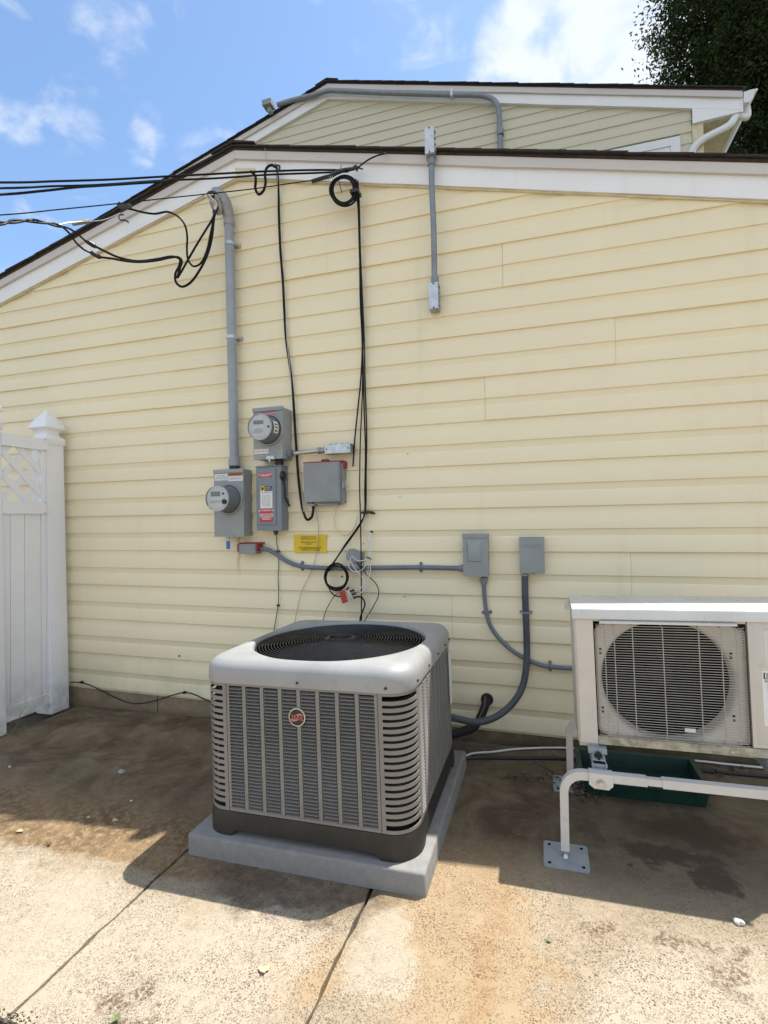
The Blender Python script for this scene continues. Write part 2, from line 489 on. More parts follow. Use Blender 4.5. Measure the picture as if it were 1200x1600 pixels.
    fw = t.n.new('ShaderNodeTexNoise'); t.l.new(t.pos(), fw.inputs['Vector']); fw.inputs['Scale'].default_value = 70; fw.inputs['Detail'].default_value = 4; fw.inputs['Roughness'].default_value = .7
    vm = t.n.new('ShaderNodeVectorMath'); vm.operation = 'MULTIPLY_ADD'; t.l.new(fw.outputs[1], vm.inputs[0]); vm.inputs[1].default_value = (.012, .012, .012); t.l.new(t.pos(), vm.inputs[2])
    WV = vm.outputs[0]
    v1 = t.voro(125, WV); v2 = t.voro(230, WV); v3 = t.voro(44, WV)
    s1 = t.math('MULTIPLY', t.mr(v1, .18, .34, 1, 0), t.mr(t.noise(20, 3), .40, .54))
    s2 = t.math('MULTIPLY', t.mr(v2, .24, .42, 1, 0), t.mr(t.noise(33, 3), .34, .52))
    s3 = t.math('MULTIPLY', t.mr(v3, .10, .20, 1, 0), t.mr(t.noise(11, 4), .50, .60))
    sp = t.math('MAXIMUM', t.math('MULTIPLY', s1, .82), t.math('MAXIMUM', t.math('MULTIPLY', s2, .58), t.math('MULTIPLY', s3, .8)))
    sp = t.math('MULTIPLY', sp, cl)
    sp = t.math('MULTIPLY', sp, t.math('SUBTRACT', 1.0, t.math('MULTIPLY', deep, .25)))
    c = t.mix(sp, c, (.095, .065, .045))
    # dark scabby patches
    scab = t.math('MAXIMUM', blob(-.66, -1.9, .05, .05, .5, 1.1), t.math('MAXIMUM', blob(-1.0, -1.66, .045, .055, .5, 1.4), blob(-.93, -1.73, .07, .03, .5, 1.6)))
    scab = t.math('MAXIMUM', scab, t.math('MAXIMUM', blob(-.12, -1.88, .08, .05, .6, 1.4), blob(.40, -1.55, .04, .10, .6, 1.4)))
    scab = t.math('MAXIMUM', scab, t.math('MAXIMUM', blob(.12, -1.14, .07, .03, .6, 1.5), t.math('MAXIMUM', blob(.32, -1.16, .06, .025, .6, 1.5), blob(.42, -1.24, .035, .08, .6, 1.5))))
    scab = t.math('MULTIPLY', scab, t.mr(t.noise(90, 5, .75), .42, .56))
    c = t.mix(t.math('MULTIPLY', scab, .8), c, (.11, .062, .038))
    # hairline cracks
    cr = t.voro(1.15, t.map((1, 1, 1)), 0, 'DISTANCE_TO_EDGE')
    h = t.math('SUBTRACT', fine, t.math('MULTIPLY', sp, 1.3))
    h = t.math('ADD', h, t.math('MULTIPLY', t.noise(240, 4, .7), .6))
    nm = t.bump(h, .75, .0035)
    nm = t.bump(med, .3, .012, nm)
    rough = t.mix(wet, (.93, .93, .93), (.45, .45, .45))
    return t.done(c, .93, 0, nm, .25)
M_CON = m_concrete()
M_SOIL = simple('dark_soil', (.060, .043, .032), .95, var=.5, nscale=40, bump=1)
def m_grass():
    t = NT('ground_turf')
    c = t.mix(t.mr(t.noise(1.5, 6), .35, .7), (.055, .075, .022), (.10, .10, .045))
    c = t.mix(t.mr(t.noise(30, 6, .7), .45, .7), c, (.13, .10, .06))
    return t.done(c, .95, 0, t.bump(t.noise(60, 6, .7), 1, .03))
M_GRS = m_grass()
M_PAVER = simple('paver_clay', (.085, .062, .048), .9, var=.35, nscale=25, bump=.8, dirt=.4)

# ------------------------------------------------------------------ ground
bm = B(); box(bm, -160, 160, -120, 200, -.45, -.36)
part('ground', bm, M_GRS, kind='structure', loc=(0, 0, -.45))

patio = thing('patio', kind='structure', loc=(0, 0, 0))
def slab(x0, x1, y0, y1, top=0.0, step=.05, name='slab'):
    """a cast slab with a worn, slightly wandering edge, following the fall of the patio"""
    bm = B()
    nx = max(2, int((x1 - x0) / step)); ny = max(2, int((y1 - y0) / step))
    grid = {}
    for i in range(nx + 1):
        for j in range(ny + 1):
            u, v = i / nx, j / ny
            x = x0 + (x1 - x0) * u; y = y0 + (y1 - y0) * v
            ed = min(i, nx - i) == 0; ed2 = min(j, ny - j) == 0
            if ed: x += noise.noise((x0 if u < .5 else x1, y * 7, 3.1)) * .010 + noise.noise((x0, y * 31, 9.7)) * .006
            if ed2: y += noise.noise((x * 7, y0 if v < .5 else y1, 5.1)) * .010
            z = gz(x) + top + noise.noise((x * 1.3, y * 1.3, 0)) * .002 - (.003 if ed or ed2 else 0)
            grid[i, j] = bm.verts.new((x, y, z))
    for i in range(nx):
        for j in range(ny):
            bm.faces.new((grid[i, j], grid[i + 1, j], grid[i + 1, j + 1], grid[i, j + 1]))
    per = [grid[i, 0] for i in range(nx + 1)] + [grid[nx, j] for j in range(1, ny + 1)] + [grid[i, ny] for i in range(nx - 1, -1, -1)] + [grid[0, j] for j in range(ny - 1, 0, -1)]
    low = [bm.verts.new((v.co.x, v.co.y, v.co.z - .1)) for v in per]
    for k in range(len(per)):
        bm.faces.new((per[k], per[(k + 1) % len(per)], low[(k + 1) % len(low)], low[k]))
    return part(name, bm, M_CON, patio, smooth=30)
slab(-3.02, -1.262, -1.80, -.012, step=.04)
slab(-1.252, -.548, -1.80, -.012, step=.03); slab(-1.252, -.548, -3.4, -1.86, step=.05)
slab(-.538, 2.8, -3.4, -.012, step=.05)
slab(-9.0, 9.0, -14, -3.41, step=.4); slab(2.81, 9.0, -3.4, -.012, step=.2)  # unseen slabs, extended to bounce light onto the wall
slab(-4.4, -1.262, -3.4, -1.88, step=.06)
bm = B(); prism(bm, [(-9.2, -.355), (9.2, -.355), (9.2, gz(9.2) - .045), (-9.2, gz(-9.2) - .045)], -14.2, .0)
part('joint_fill', bm, M_SOIL, patio)

# soil and moss in the broken corner of the slab
soil = B()
for k in range(2600):
    x = -1.17 - abs(random.gauss(0, .35)); y = random.uniform(-1.89, -1.795) if x < -1.22 else random.gauss(-1.825, .014)
    if k % 4 == 0: y += abs(random.gauss(0, .006)); 
    z = gz(x) - (.025 if y < -1.80 else 0) + random.random() * .018
    s = random.uniform(.0008, .0030)
    bmesh.ops.create_icosphere(soil, subdivisions=1, radius=s, matrix=Matrix.Translation((x, y, z)) @ Matrix.Diagonal((1.4, 1, .7, 1)))
part('soil_clumps', soil, M_SOIL, kind='stuff', cat='soil', label='dark soil and moss crumbs filling the broken corner of the slab at bottom left')

# clay pavers inside the gate
pav = thing('paver_path', kind='structure')
pm = None
for i in range(9):
    for j in range(14):
        x = -3.135 - i * .108; y = -1.42 + j * .208 - (.104 if i % 2 else 0) + .0
        if y + .1 > -.01: continue
        z = gz(-3.05) - .045
        if pm is None:
            bm = B(); box(bm, -.0505, .0505, -.1005, .1005, -.06, 0)
            pm = part('paver', bm, M_PAVER, pav, bevel=.004, local=True)
            pm.location = (x, y, z)
        else:
            c = pm.copy(); COL.objects.link(c); c.location = (x, y, z + random.uniform(-.004, .004))
            c.rotation_euler = (random.gauss(0, .012), random.gauss(0, .012), random.gauss(0, .01))
bm = B(); box(bm, -4.4, -3.03, -2.0, -.02, -.34, gz(-3.05) - .06)
part('path_bed', bm, M_SOIL, pav)
# ------------------------------------------------------------------ the single storey wing
EX = .1143
RX, RZ, SL = -1.738, 3.342, .2525
def rk(x, y=-.05):
    return RZ - SL * abs(x - RX)
WX0, WX1 = -5.9, 2.45                       # wall ends
wing = thing('single_storey_wing', 'single storey gable wing with pale yellow vinyl siding and a dark shingle roof', 'house', (RX, 0, -.2))
bm = B()
prism(bm, [(WX0, -.34), (WX1, -.34), (WX1, rk(WX1) - .10), (RX, RZ - .10), (WX0, rk(WX0) - .10)], .012, 3.05)
part('wall_core', bm, simple('sheathing', (.3, .26, .18), .8), wing)
# foundation: blocks with open joints
xb = WX0
while xb < WX1:
    w = 1.2 if xb > WX0 else (-2.38 - WX0) % 1.2
    x1 = min(xb + w, WX1)
    bm = B(); box(bm, xb + .004, x1 - .004, -.004 + random.uniform(-.002, .002), .011, -.34, -.006)
    part('foundation_block', bm, M_BLK, wing, bevel=.004)
    xb = x1 + .0 if x1 < WX1 else 99
# shift so that one joint shows below the short siding joints
bm = B(); box(bm, WX0, WX1, .0005, .0105, -.34, -.007)
part('mortar', bm, simple('mortar', (.13, .11, .085), .95, var=.3), wing)

def siding_profile(zb, e=EX, n=2, proud=.0145):
    """outer line of one panel from bottom to top: (y, z) pairs, dutch lap"""
    pts = [(-.002, zb + .001), (-proud + .001, zb)]
    for k in range(n):
        z = zb + k * e
        if k: pts += [(-.0092, z), (-proud + .0012, z - .0005)]
        pts += [(-proud, z + .0015), (-proud + .003, z + e * .60), (-proud + .0085, z + e * .70), (-.0052, z + e * (.985 if k < n - 1 else 1.03))]
        if k < n - 1: pts[-1] = (-.0088, z + e * .985)
    return pts
def panel(x0, x1, zb, n, mat, parent, yoff=0.0, clip=None, e=EX, proud=.0145, nseg=1):
    bm = B()
    pr = siding_profile(zb, e, n, proud) + [(.006, zb + n * e * 1.01), (.006, zb + .001)]
    nseg = max(1, int((x1 - x0) / .22))
    xs = [x0 + (x1 - x0) * k / nseg for k in range(nseg + 1)]
    def wy(x, y, z): return y + yoff + (noise.noise((x * .9, zb * 2.3, 4.0)) * .0022 + noise.noise((x * 2.6, z * 3, 8.0)) * .0012 if y < 0 else 0)
    def wz(x, z): return z + noise.noise((x * .8, zb * 5, 12.0)) * .0016
    loft(bm, [[Vector((x, wy(x, y, z), wz(x, z))) for y, z in pr] for x in xs])
    for co, no in (clip or []): cut(bm, co, no)
    if not bm.faces: bm.free(); return None
    bmesh.ops.remove_doubles(bm, verts=bm.verts[:], dist=1e-5)
    return part('siding_panel', bm, mat, parent, smooth=28)
FB = .158                                   # top of siding below the rake line
clipL = [(Vector((RX, 0, RZ - FB)), Vector((-SL, 0, 1))), (Vector((RX, 0, RZ - FB)), Vector((SL, 0, 1)))]
JO = {0: [-2.253], 2: [-.468], 3: [.40, -3.0], 4: [-2.255], 5: [1.5, -4.1], 6: [-3.7, .95], 7: [-.276], 8: [.354, -3.276], 9: [-2.244], 10: [-.174], 11: [-1.652], 12: [-3.091], 13: [-1.1]}
for row in range(15):
    zb = row * 2 * EX
    if zb > RZ - FB: break
    half = min((RZ - FB - zb) / SL, 20)
    xa, xb_ = max(WX0, RX - half), min(WX1, RX + half)
    js = [xa] + sorted(j for j in JO.get(row, []) if xa < j < xb_) + [xb_]
    for k in range(len(js) - 1):
        yo = -.0030 if k % 2 else 0
        panel(js[k] + (0 if k == 0 else .0006), js[k + 1] - (0 if k == len(js) - 2 else .0006), zb, 2, M_SID, wing, yo + random.uniform(-.0004, .0004), clipL, nseg=1)
bm = B(); box(bm, WX0, WX1, -.010, .0, -.012, -.002)
part('starter_strip', bm, M_JCH, wing)
for xc in (WX0, WX1):
    bm = B(); box(bm, xc - .03, xc + .03, -.028, .05, -.01, rk(xc) - .16); part('corner_post', bm, M_JCH, wing, bevel=.003)

# rake boards: pieces that follow the slope, built with a slight oil-canning wave
def rake(name, mat, x0, x1, ob, ot, y0, y1, R0=(RX, RZ, SL), wave=0.0, parent=None, step=.22, seed=0):
    rx, rz, sl = R0
    n = max(2, int(abs(x1 - x0) / step)); rings = []
    for k in range(n + 1):
        x = x0 + (x1 - x0) * k / n; z = rz - sl * abs(x - rx)
        w1 = noise.noise((x * 2.1, seed, 1)) * wave; w2 = noise.noise((x * 2.7, seed, 7)) * wave
        rings.append([Vector((x, y0 + w1, z - ob + w2)), Vector((x, y0 + w2 * .7, z - ot)), Vector((x, y1, z - ot)), Vector((x, y1, z - ob))])
    bm = B(); loft(bm, rings)
    return part(name, bm, mat, parent, smooth=25)
for sx in (-1, 1):
    xe = WX0 - .28 if sx < 0 else WX1 + .28
    rake('rake_board', M_FAS, RX + sx * .0005, xe, .156, .052, -.036, .010, wave=.004, parent=wing, seed=sx)
    rake('rake_trim', M_TRIM, RX + sx * .0005, xe, .054, .004, -.053, .009, wave=.0035, parent=wing, seed=sx + 5)
    rake('rake_channel', M_JCH, RX + sx * .0005, xe, .165, .157, -.026, .0, wave=.0015, parent=wing, seed=sx + 9)
    rake('roof_deck', M_DECK, RX + sx * .0005, xe, .003, -.010, -.058, 3.09, parent=wing, step=9)
    # shingle courses from the eave up, each lapping the one below
    L = abs(xe - RX); n = int(L / .137)
    for k in range(n + 1):
        d1 = L + .02 - k * .137; d0 = max(d1 - .29, 0)       # distances from the ridge
        if d1 <= .03: continue
        bm = B(); th = .0075
        y0 = -.072 + random.uniform(-.005, .004)
        def zz(d, lift): return RZ + .011 - SL * d + lift
        a = (RX + sx * d1, zz(d1, .007)); b = (RX + sx * d0, zz(d0, .0005))
        pts = [a, (a[0], a[1] + th), (b[0], b[1] + th), b]
        prism(bm, pts, y0, 3.088)
        part('shingle', bm, M_SHI, wing, smooth=None)
for k in range(11):                          # ridge caps
    y0 = -.078 + k * .29
    bm = B(); th = .008
    zc = RZ + .030
    pts = [(RX - .15, zc - .15 * SL), (RX, zc), (RX + .15, zc - .15 * SL), (RX + .15, zc - .15 * SL + th), (RX, zc + th + .004), (RX - .15, zc - .15 * SL + th)]
    prism(bm, pts, y0, y0 + .30)
    part('ridge_cap', bm, M_SHI, wing, smooth=None)
# side walls, seen only from well to one side
for xs, sg in ((WX0, -1), (WX1, 1)):
    for row in range(9):
        bm = B(); pr = siding_profile(row * 2 * EX)
        top = rk(xs) - .2
        if row * 2 * EX > top: break
        loft(bm, [[Vector((xs - sg * (y), yy, min(z, top))) for y, z in pr + [(.02, min(top, row * 2 * EX + .23)), (.02, row * 2 * EX)]] for yy in (.03, 3.05)])
        part('siding_panel', bm, M_SID, wing, smooth=28)

# ------------------------------------------------------------------ the two storey house behind
UX, UZ, US, UY = -2.43, 6.475, .287, 3.10
house = thing('two_storey_house', 'taller house behind the yellow wing, gable end with white rake boards and gutter', 'house', (UX, UY, -.3))
HX0, HX1 = -6.3, 1.60
U0 = (UX, UZ, US)
zr = lambda x: UZ - US * abs(x - UX)
bm = B()
prism(bm, [(HX0, -.34), (HX1, -.34), (HX1, zr(HX1) - .13), (UX, UZ - .13), (HX0, zr(HX0) - .13)], UY + .012, UY + 8)
part('wall_core', bm, MATS['sheathing'], house)
clipU = [(Vector((UX, 0, UZ - .175)), Vector((-US, 0, 1))), (Vector((UX, 0, UZ - .175)), Vector((US, 0, 1)))]
z0 = 2.9
WN = (.10, 1.40, 3.7, 4.93)                  # window opening incl. trim
for row in range(32):
    zb = z0 + row * EX
    if zb > UZ - .175: break
    half = (UZ - .175 - zb) / US
    xa, xb_ = max(HX0, UX - half), min(HX1 - .09, UX + half)
    js = [xa, xb_]
    if row % 2 == 0 and xa < -.55 + (row % 6) * .5 < xb_: js = [xa, -.55 + (row % 6) * .5, xb_]
    segs = [(js[k], js[k + 1], -.0018 * (k % 2)) for k in range(len(js) - 1)]
    out = []
    for a, b, yo in segs:
        if zb + EX > WN[2] and zb < WN[3] and a < WN[1] and b > WN[0]:
            if a < WN[0]: out.append((a, WN[0], yo))
            if b > WN[1]: out.append((WN[1], b, yo))
            if zb + EX > WN[3]: pass
        else: out.append((a, b, yo))
    for a, b, yo in out:
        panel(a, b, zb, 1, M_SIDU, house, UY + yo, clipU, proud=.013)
win = B(); x0, x1, za, zb_ = WN
tr = .085
for q in ([(x0, zb_), (x1, zb_), (x1 - tr, zb_ - tr), (x0 + tr, zb_ - tr)], [(x0, za), (x0 + tr, za + tr), (x1 - tr, za + tr), (x1, za)],
          [(x0, za + .001), (x0, zb_ - .001), (x0 + tr, zb_ - tr - .001), (x0 + tr, za + tr + .001)], [(x1, za + .001), (x1 - tr, za + tr + .001), (x1 - tr, zb_ - tr - .001), (x1, zb_ - .001)]):
    prism(win, q, UY - .03, UY + .01)
window = part('window', win, M_GUT, house, bevel=.002)
f = B(); a0, a1, b0, b1 = x0 + tr + .001, x1 - tr - .001, za + tr + .001, zb_ - tr - .001
for (p, q, r_, s) in ((a0, a1, b1 - .045, b1), (a0, a1, b0, b0 + .045), (a0, a0 + .045, b0 + .045, b1 - .045), (a1 - .045, a1, b0 + .045, b1 - .045), ((a0 + a1) / 2 - .02, (a0 + a1) / 2 + .02, b0 + .045, b1 - .045)):
    box(f, p, q, UY - .020, UY + .008, r_, s)
part('sash', f, M_GUT, window, bevel=.002)
t = NT('window_glass'); MG = t.done((.03, .035, .04), .05, 0, None, .8)
f = B(); box(f, a0 + .045, a1 - .045, UY - .004, UY + .004, b0 + .045, b1 - .045); part('pane', f, MG, window)
bm = B(); box(bm, HX1 - .088, HX1 + .01, UY - .022, UY + .10, 2.9, zr(HX1) - .15); part('corner_post', bm, M_JCH, house, bevel=.004)
for sx in (-1, 1):
    xe = UX + sx * 4.37
    rake('rake_board', M_FAS, UX + sx * .0005, xe, .175, .065, UY - .045, UY + .010, U0, .005, house, seed=sx + 20)
    rake('rake_trim', M_TRIM, UX + sx * .0005, xe, .067, .006, UY - .066, UY + .009, U0, .006, house, seed=sx + 25)
    rake('roof_deck', M_DECK, UX + sx * .0005, xe, .004, -.010, UY - .070, UY + 8, U0, 0, house, step=9)
    L = 4.37; n = int(L / .142)
    for k in range(n + 1):
        d1 = L + .03 - k * .142; d0 = max(d1 - .30, 0)
        if d1 <= .03: continue
        bm = B(); th = .009
        a = (UX + sx * d1, UZ + .011 - US * d1 + .009); b = (UX + sx * d0, UZ + .0115 - US * d0)
        prism(bm, [a, (a[0], a[1] + th), (b[0], b[1] + th), b], UY - .088 + random.uniform(-.006, .005), UY + 8)
        part('shingle', bm, M_SHI, house, smooth=None)
bm = B(); prism(bm, [(UX - .15, UZ - .15 * US + .032), (UX, UZ + .032), (UX + .15, UZ - .15 * US + .032), (UX + .15, UZ - .15 * US + .042), (UX, UZ + .046), (UX - .15, UZ - .15 * US + .042)], UY - .095, UY + 8)
part('ridge_cap', bm, M_SHI, house, smooth=None)
# boxed eave on the right: return, soffit, fascia, gutter
xe = UX + 4.37; ze = zr(xe)
bm = B(); prism(bm, [(HX1 - .088, zr(HX1 - .088) - .176), (HX1 - .088, ze - .205), (xe - .01, ze - .19), (xe - .01, zr(xe - .01) - .176)], UY - .044, UY - .004)
part('eave_return', bm, M_FAS, house)
for k in range(20):
    bm = B(); y = UY + .002 + k * .40
    if k < 20:
        prism(bm, [(y, ze - .200), (y + .20, ze - .200), (y + .205, ze - .193), (y + .393, ze - .193), (y + .399, ze - .200), (y + .399, ze - .186), (y, ze - .186)], HX1 + .012, xe - .012, 'x')
    part('soffit_panel', bm, M_SOF, house)
bm = B(); box(bm, xe - .012, xe + .006, UY - .05, UY + 8, ze - .20, ze - .006); part('eave_fascia', bm, M_FAS, house)
g = B(); gp = [(xe + .008, ze - .02), (xe + .008, ze - .125), (xe + .055, ze - .13), (xe + .085, ze - .10), (xe + .10, ze - .04), (xe + .125, ze - .03), (xe + .125, ze - .015), (xe + .115, ze - .015), (xe + .115, ze - .024), (xe + .092, ze - .034), (xe + .078, ze - .095), (xe + .052, ze - .122), (xe + .014, ze - .118), (xe + .014, ze - .02)]
prism(g, gp, UY - .06, UY + 8)
gut = part('gutter', g, M_GUT, house, smooth=30)
g = B(); prism(g, gp[:7] + [(xe + .06, ze - .012)], UY - .066, UY - .0605); part('end_cap', g, M_GUT, gut)
d = B()
pp = [(xe + .055, UY + .02, ze - .12), (xe + .055, UY + .02, ze - .22), (xe + .035, UY + .005, ze - .30)]
q1 = P(1140, 195, UY - .03); q2 = P(1092, 222, UY - .06); q3 = P(1080, 240, UY - .055)
tube(d, [pp[0], pp[1], P(1152, 180, UY), q1, q2, q3, q3 + Vector((0, 0, -.6)), q3 + Vector((0, 0, -1.4))], .036, seg=10, sub=4, flat=.8)
part('downspout', d, M_GUT, house, smooth=50)
for xs, sg in ((HX1, 1), (HX0, -1)):
    for row in range(0, 20):
        zb = .0 + row * .27
        if zb > zr(xs) - .3: break
        bm = B(); box(bm, xs - .01 if sg > 0 else xs - .02, xs + .02 if sg > 0 else xs + .01, UY + .11, UY + 8, zb, zb + .262)
        part('siding_panel', bm, M_SIDU, house)
# ------------------------------------------------------------------ service equipment on the wall
M_ENC = simple('enclosure_grey_paint', (.30, .32, .325), .45, .0, var=.06, nscale=9, dirt=.12)
M_ENCD = simple('enclosure_blue_grey_paint', (.20, .23, .26), .45, .0, var=.06, nscale=9, dirt=.12)
M_PLG = simple('grey_plastic', (.255, .27, .275), .5, var=.07, nscale=9, dirt=.15)
M_PVCC = simple('conduit_pvc_grey', (.30, .33, .37), .42, var=.1, nscale=6, dirt=.15)
M_PVCD = simple('conduit_blue_grey', (.145, .17, .215), .4, var=.1, nscale=10, dirt=.15)
M_RUB = simple('black_jacket', (.007, .007, .008), .62, var=.3, nscale=20, spec=.25)
M_BLKP = simple('black_plastic', (.016, .016, .018), .4, var=.2)
M_ZINC = simple('cast_zinc', (.36, .375, .40), .42, .75, var=.2, nscale=30, bump=.4, dirt=.35)
M_STEEL = simple('galvanised_steel', (.52, .53, .54), .33, .85, var=.12, nscale=25)
M_EMT = simple('painted_conduit_steel', (.22, .25, .28), .42, .25, var=.1, nscale=12, dirt=.2)
M_RED = simple('faded_red_plastic', (.30, .022, .025), .5, var=.15, nscale=20, dirt=.3)
M_STRED = simple('sticker_red', (.48, .035, .05), .45, var=.06)
M_STWH = simple('sticker_white', (.72, .73, .72), .5, var=.05)
M_TXW = simple('print_white', (.74, .70, .70), .5, var=.02)
M_TXB = simple('print_black', (.018, .018, .018), .5, var=.02)
M_TXG = simple('print_grey', (.30, .31, .33), .5, var=.02)
M_YEL = simple('yellow_plastic', (.72, .50, .015), .45, var=.08, dirt=.1)
M_ORG = simple('sticker_orange', (.45, .12, .03), .5, var=.08)
M_BLUE = simple('blue_tag', (.03, .14, .42), .45)
M_LCD = simple('lcd_panel', (.22, .245, .20), .25)
M_GRN = simple('green_wire', (.03, .14, .075), .5)
M_WHW = simple('white_jacket', (.66, .66, .62), .45, var=.06)
M_GYW = simple('grey_jacket', (.30, .28, .24), .5)
M_DIAL = simple('meter_face', (.66, .68, .71), .4, var=.04)
M_TAG = simple('red_tag', (.42, .05, .035), .5)
def m_glass():
    t = NT('meter_glass')
    t.b.inputs['Transmission Weight'].default_value = 1.0
    t.b.inputs['IOR'].default_value = 1.25
    return t.done((.93, .95, .96), .03)
M_GLASS = m_glass()

def enclosure(root, x0, x1, z0, z1, d, mat, bev=.004, name='enclosure', y0=-.013):
    bm = B(); box(bm, x0, x1, -d + .004, y0, z0, z1)
    return part(name, bm, mat, root, bevel=bev)
def plate(root, name, x0, x1, z0, z1, y, mat, th=.0008, bev=0, label=None):
    bm = B(); box(bm, x0, x1, y - th, y + .0004, z0, z1)
    return part(name, bm, mat, root, bevel=bev, label=label)
def screw(root, x, y, z, r=.004, mat=None, name='screw'):
    bm = B(); cyl(bm, (x, y, z), (x, y - r * .7, z), r, r * .8, 10)
    return part(name, bm, mat or M_STEEL, root)

# --- service mast with weatherhead
mt = thing('service_mast', 'tall grey service mast pipe with weatherhead rising from the lower left meter box', 'conduit', P(367, 728, -.06))
a = P(366.5, 727, -.062); b = P(364.5, 349, -.062)
b.x = a.x - .02
bm = B(); cyl(bm, a, b, .0275, seg=28); part('pipe', bm, M_PVCC, mt)
bm = B(); cyl(bm, a + Vector((0, 0, -.004)), a + Vector((0, 0, .035)), .0345, seg=28); cyl(bm, a + Vector((0, 0, .035)), a + Vector((0, 0, .05)), .0345, .0285, seg=28)
part('hub_coupling', bm, M_PVCC, mt)
bm = B(); cyl(bm, a + Vector((0, 0, -.03)), a + Vector((0, 0, -.0045)), .031, seg=20); part('hub', bm, M_BLKP, mt)
for py in (380, 527):
    c = P(366, py, -.062); c.x = a.x + (b.x - a.x) * (c.z - a.z) / (b.z - a.z)
    bm = B(); cyl(bm, c - Vector((0, 0, .010)), c + Vector((0, 0, .010)), .0305, seg=28)
    box(bm, c.x + .012, c.x + .052, -.026, -.014, c.z - .011, c.z + .011); box(bm, c.x + .024, c.x + .032, -.062, -.0262, c.z - .010, c.z + .010)
    cyl(bm, (c.x + .043, -.0262, c.z), (c.x + .043, -.040, c.z), .006, seg=8)
    part('strap', bm, M_STEEL, mt, bevel=.0008)
# weatherhead: hooded casting leaning out over a wire plate
wh = B(); hx, hy, hz = b.x, b.y, b.z
rings = []
prof = [(-.008, 0, 0, .032, .032), (.03, 0, 0, .032, .032), (.05, -.002, -.006, .034, .036), (.085, -.010, -.020, .043, .048), (.125, -.022, -.034, .050, .056), (.160, -.034, -.044, .047, .053), (.182, -.042, -.050, .034, .038), (.193, -.046, -.052, .014, .016)]
for dz, ox, oy, rx, ry in prof:
    rings.append([Vector((hx + ox + rx * math.cos(t), hy + oy + ry * math.sin(t), hz + dz)) for t in [2 * math.pi * k / 20 for k in range(20)]])
loft(wh, rings)
M_CAST = simple('cast_aluminium', (.33, .335, .34), .5, .35, var=.12, nscale=30, bump=.5, dirt=.2)
head = part('weatherhead', wh, M_CAST, mt, smooth=60)
wp = B()
o = Vector((hx - .040, hy - .070, hz + .092)); n = Vector((-.22, -.82, -.50)).normalized(); sx = n.cross(Vector((0, 0, 1))).normalized(); up = sx.cross(n)
pl = [o + sx * (math.cos(t) * .040) + up * (math.sin(t) * .062) for t in [2 * math.pi * k / 22 for k in range(22)]]
loft(wp, [[p + n * .0 for p in pl], [p + n * .010 for p in pl], [o + (p - o) * .9 + n * .014 for p in pl]])
part('wire_plate', wp, M_CAST, head)
for (u, v, r_) in ((-.012, -.012, .011), (.014, -.012, .011), (.002, .010, .008)):
    q = B(); c = o + sx * u + up * v + n * .0125; cyl(q, c, c + n * .003, r_, seg=14); part('knockout', q, M_ZINC, head)
q = B(); ball(q, o + up * .048 + n * .006, .034, 12, (1, .8, .55)); part('wire_opening', q, M_BLKP, head)
HEADC = o + up * .045 + n * .03

def twist(p):
    return [Vector(q) for q in p]
def wire(name, pts, r, mat, parent=None, seg=8, sub=6, flat=1.0, **k):
    bm = B(); tube(bm, pts, r, seg, sub, flat=flat)
    return part(name, bm, mat, parent, smooth=70, **k)
def W(*l, y=-.04):
    """photo points, each (px, py[, y])"""
    return [P(p[0], p[1], p[2] if len(p) > 2 else y) for p in l]

# --- lower left meter
def meter(root, c, r, depth, off, big=True):
    """glass covered meter standing off the cover; c on the cover face"""
    cx, cy, cz = c
    bm = B(); rr = r
    # raised socket ring
    pr = [(rr * 1.13, 0), (rr * 1.13, .006), (rr * 1.09, .012), (rr * 1.01, .012), (rr * .985, .004)]
    loft(bm, [[Vector((cx + q * math.cos(t), cy - h, cz + q * math.sin(t))) for t in [2 * math.pi * k / 36 for k in range(36)]] for q, h in pr], cap0=False, cap1=False)
    part('socket_ring', bm, M_ENC, root, smooth=50)
    bm = B(); cyl(bm, (cx, cy - .004, cz), (cx, cy - depth * .80, cz), rr * .90, rr * .86, 36); m = part('meter_body', bm, simple('meter_barrel', (.30, .32, .33), .4, var=.1), root)
    bm = B(); cyl(bm, (cx, cy - depth * .805, cz), (cx, cy - depth * .83, cz), rr * .82, seg=36); part('dial', bm, M_DIAL, m)
    bm = B(); pr = [(rr * .97, .003), (rr * .965, depth * .12), (rr * .925, depth * .16), (rr * .90, depth * .88), (rr * .86, depth * .96), (rr * .80, depth), (.001, depth * 1.01)]
    loft(bm, [[Vector((cx + q * math.cos(t), cy - h, cz + q * math.sin(t))) for t in [2 * math.pi * k / 40 for k in range(40)]] for q, h in pr], cap0=False)
    part('glass_cover', bm, M_GLASS, m, smooth=50)
    return m, cy - depth * .832
mb = thing('meter_box', 'lower left electric meter box below the mast, clear round meter and orange and white stickers', 'meter box', (-1.765, 0, 1.006), group='electric meter boxes')
x0, x1, z0, z1, D = -1.864, -1.667, 1.006, 1.398, .110
enclosure(mb, x0, x1, z0, z1, D, M_ENC)
bm = B(); box(bm, x0 - .002, x1 + .002, -D, -D + .0045, z0 - .003, z1 - .02); part('cover', bm, M_ENC, mb, bevel=.0015)
bm = B(); box(bm, x0 - .004, x1 + .004, -D - .006, -D + .012, z1 - .018, z1 + .003); part('top_hood', bm, M_ENC, mb, bevel=.002)
c = P(363, 783, -D - .004); mc = (x0 + .104, -D, c.z + .012)
m, fy = meter(mb, mc, .082, .135, 0)
plate(m, 'lcd', mc[0] - .042, mc[0] + .018, mc[2] + .012, mc[2] + .038, fy, M_LCD)
lettering('88888', .02, (mc[0] - .012, fy - .0012, mc[2] + .025), m, M_TXG)
plate(m, 'face_label', mc[0] - .058, mc[0] + .030, mc[2] - .048, mc[2] - .002, fy, M_STWH)
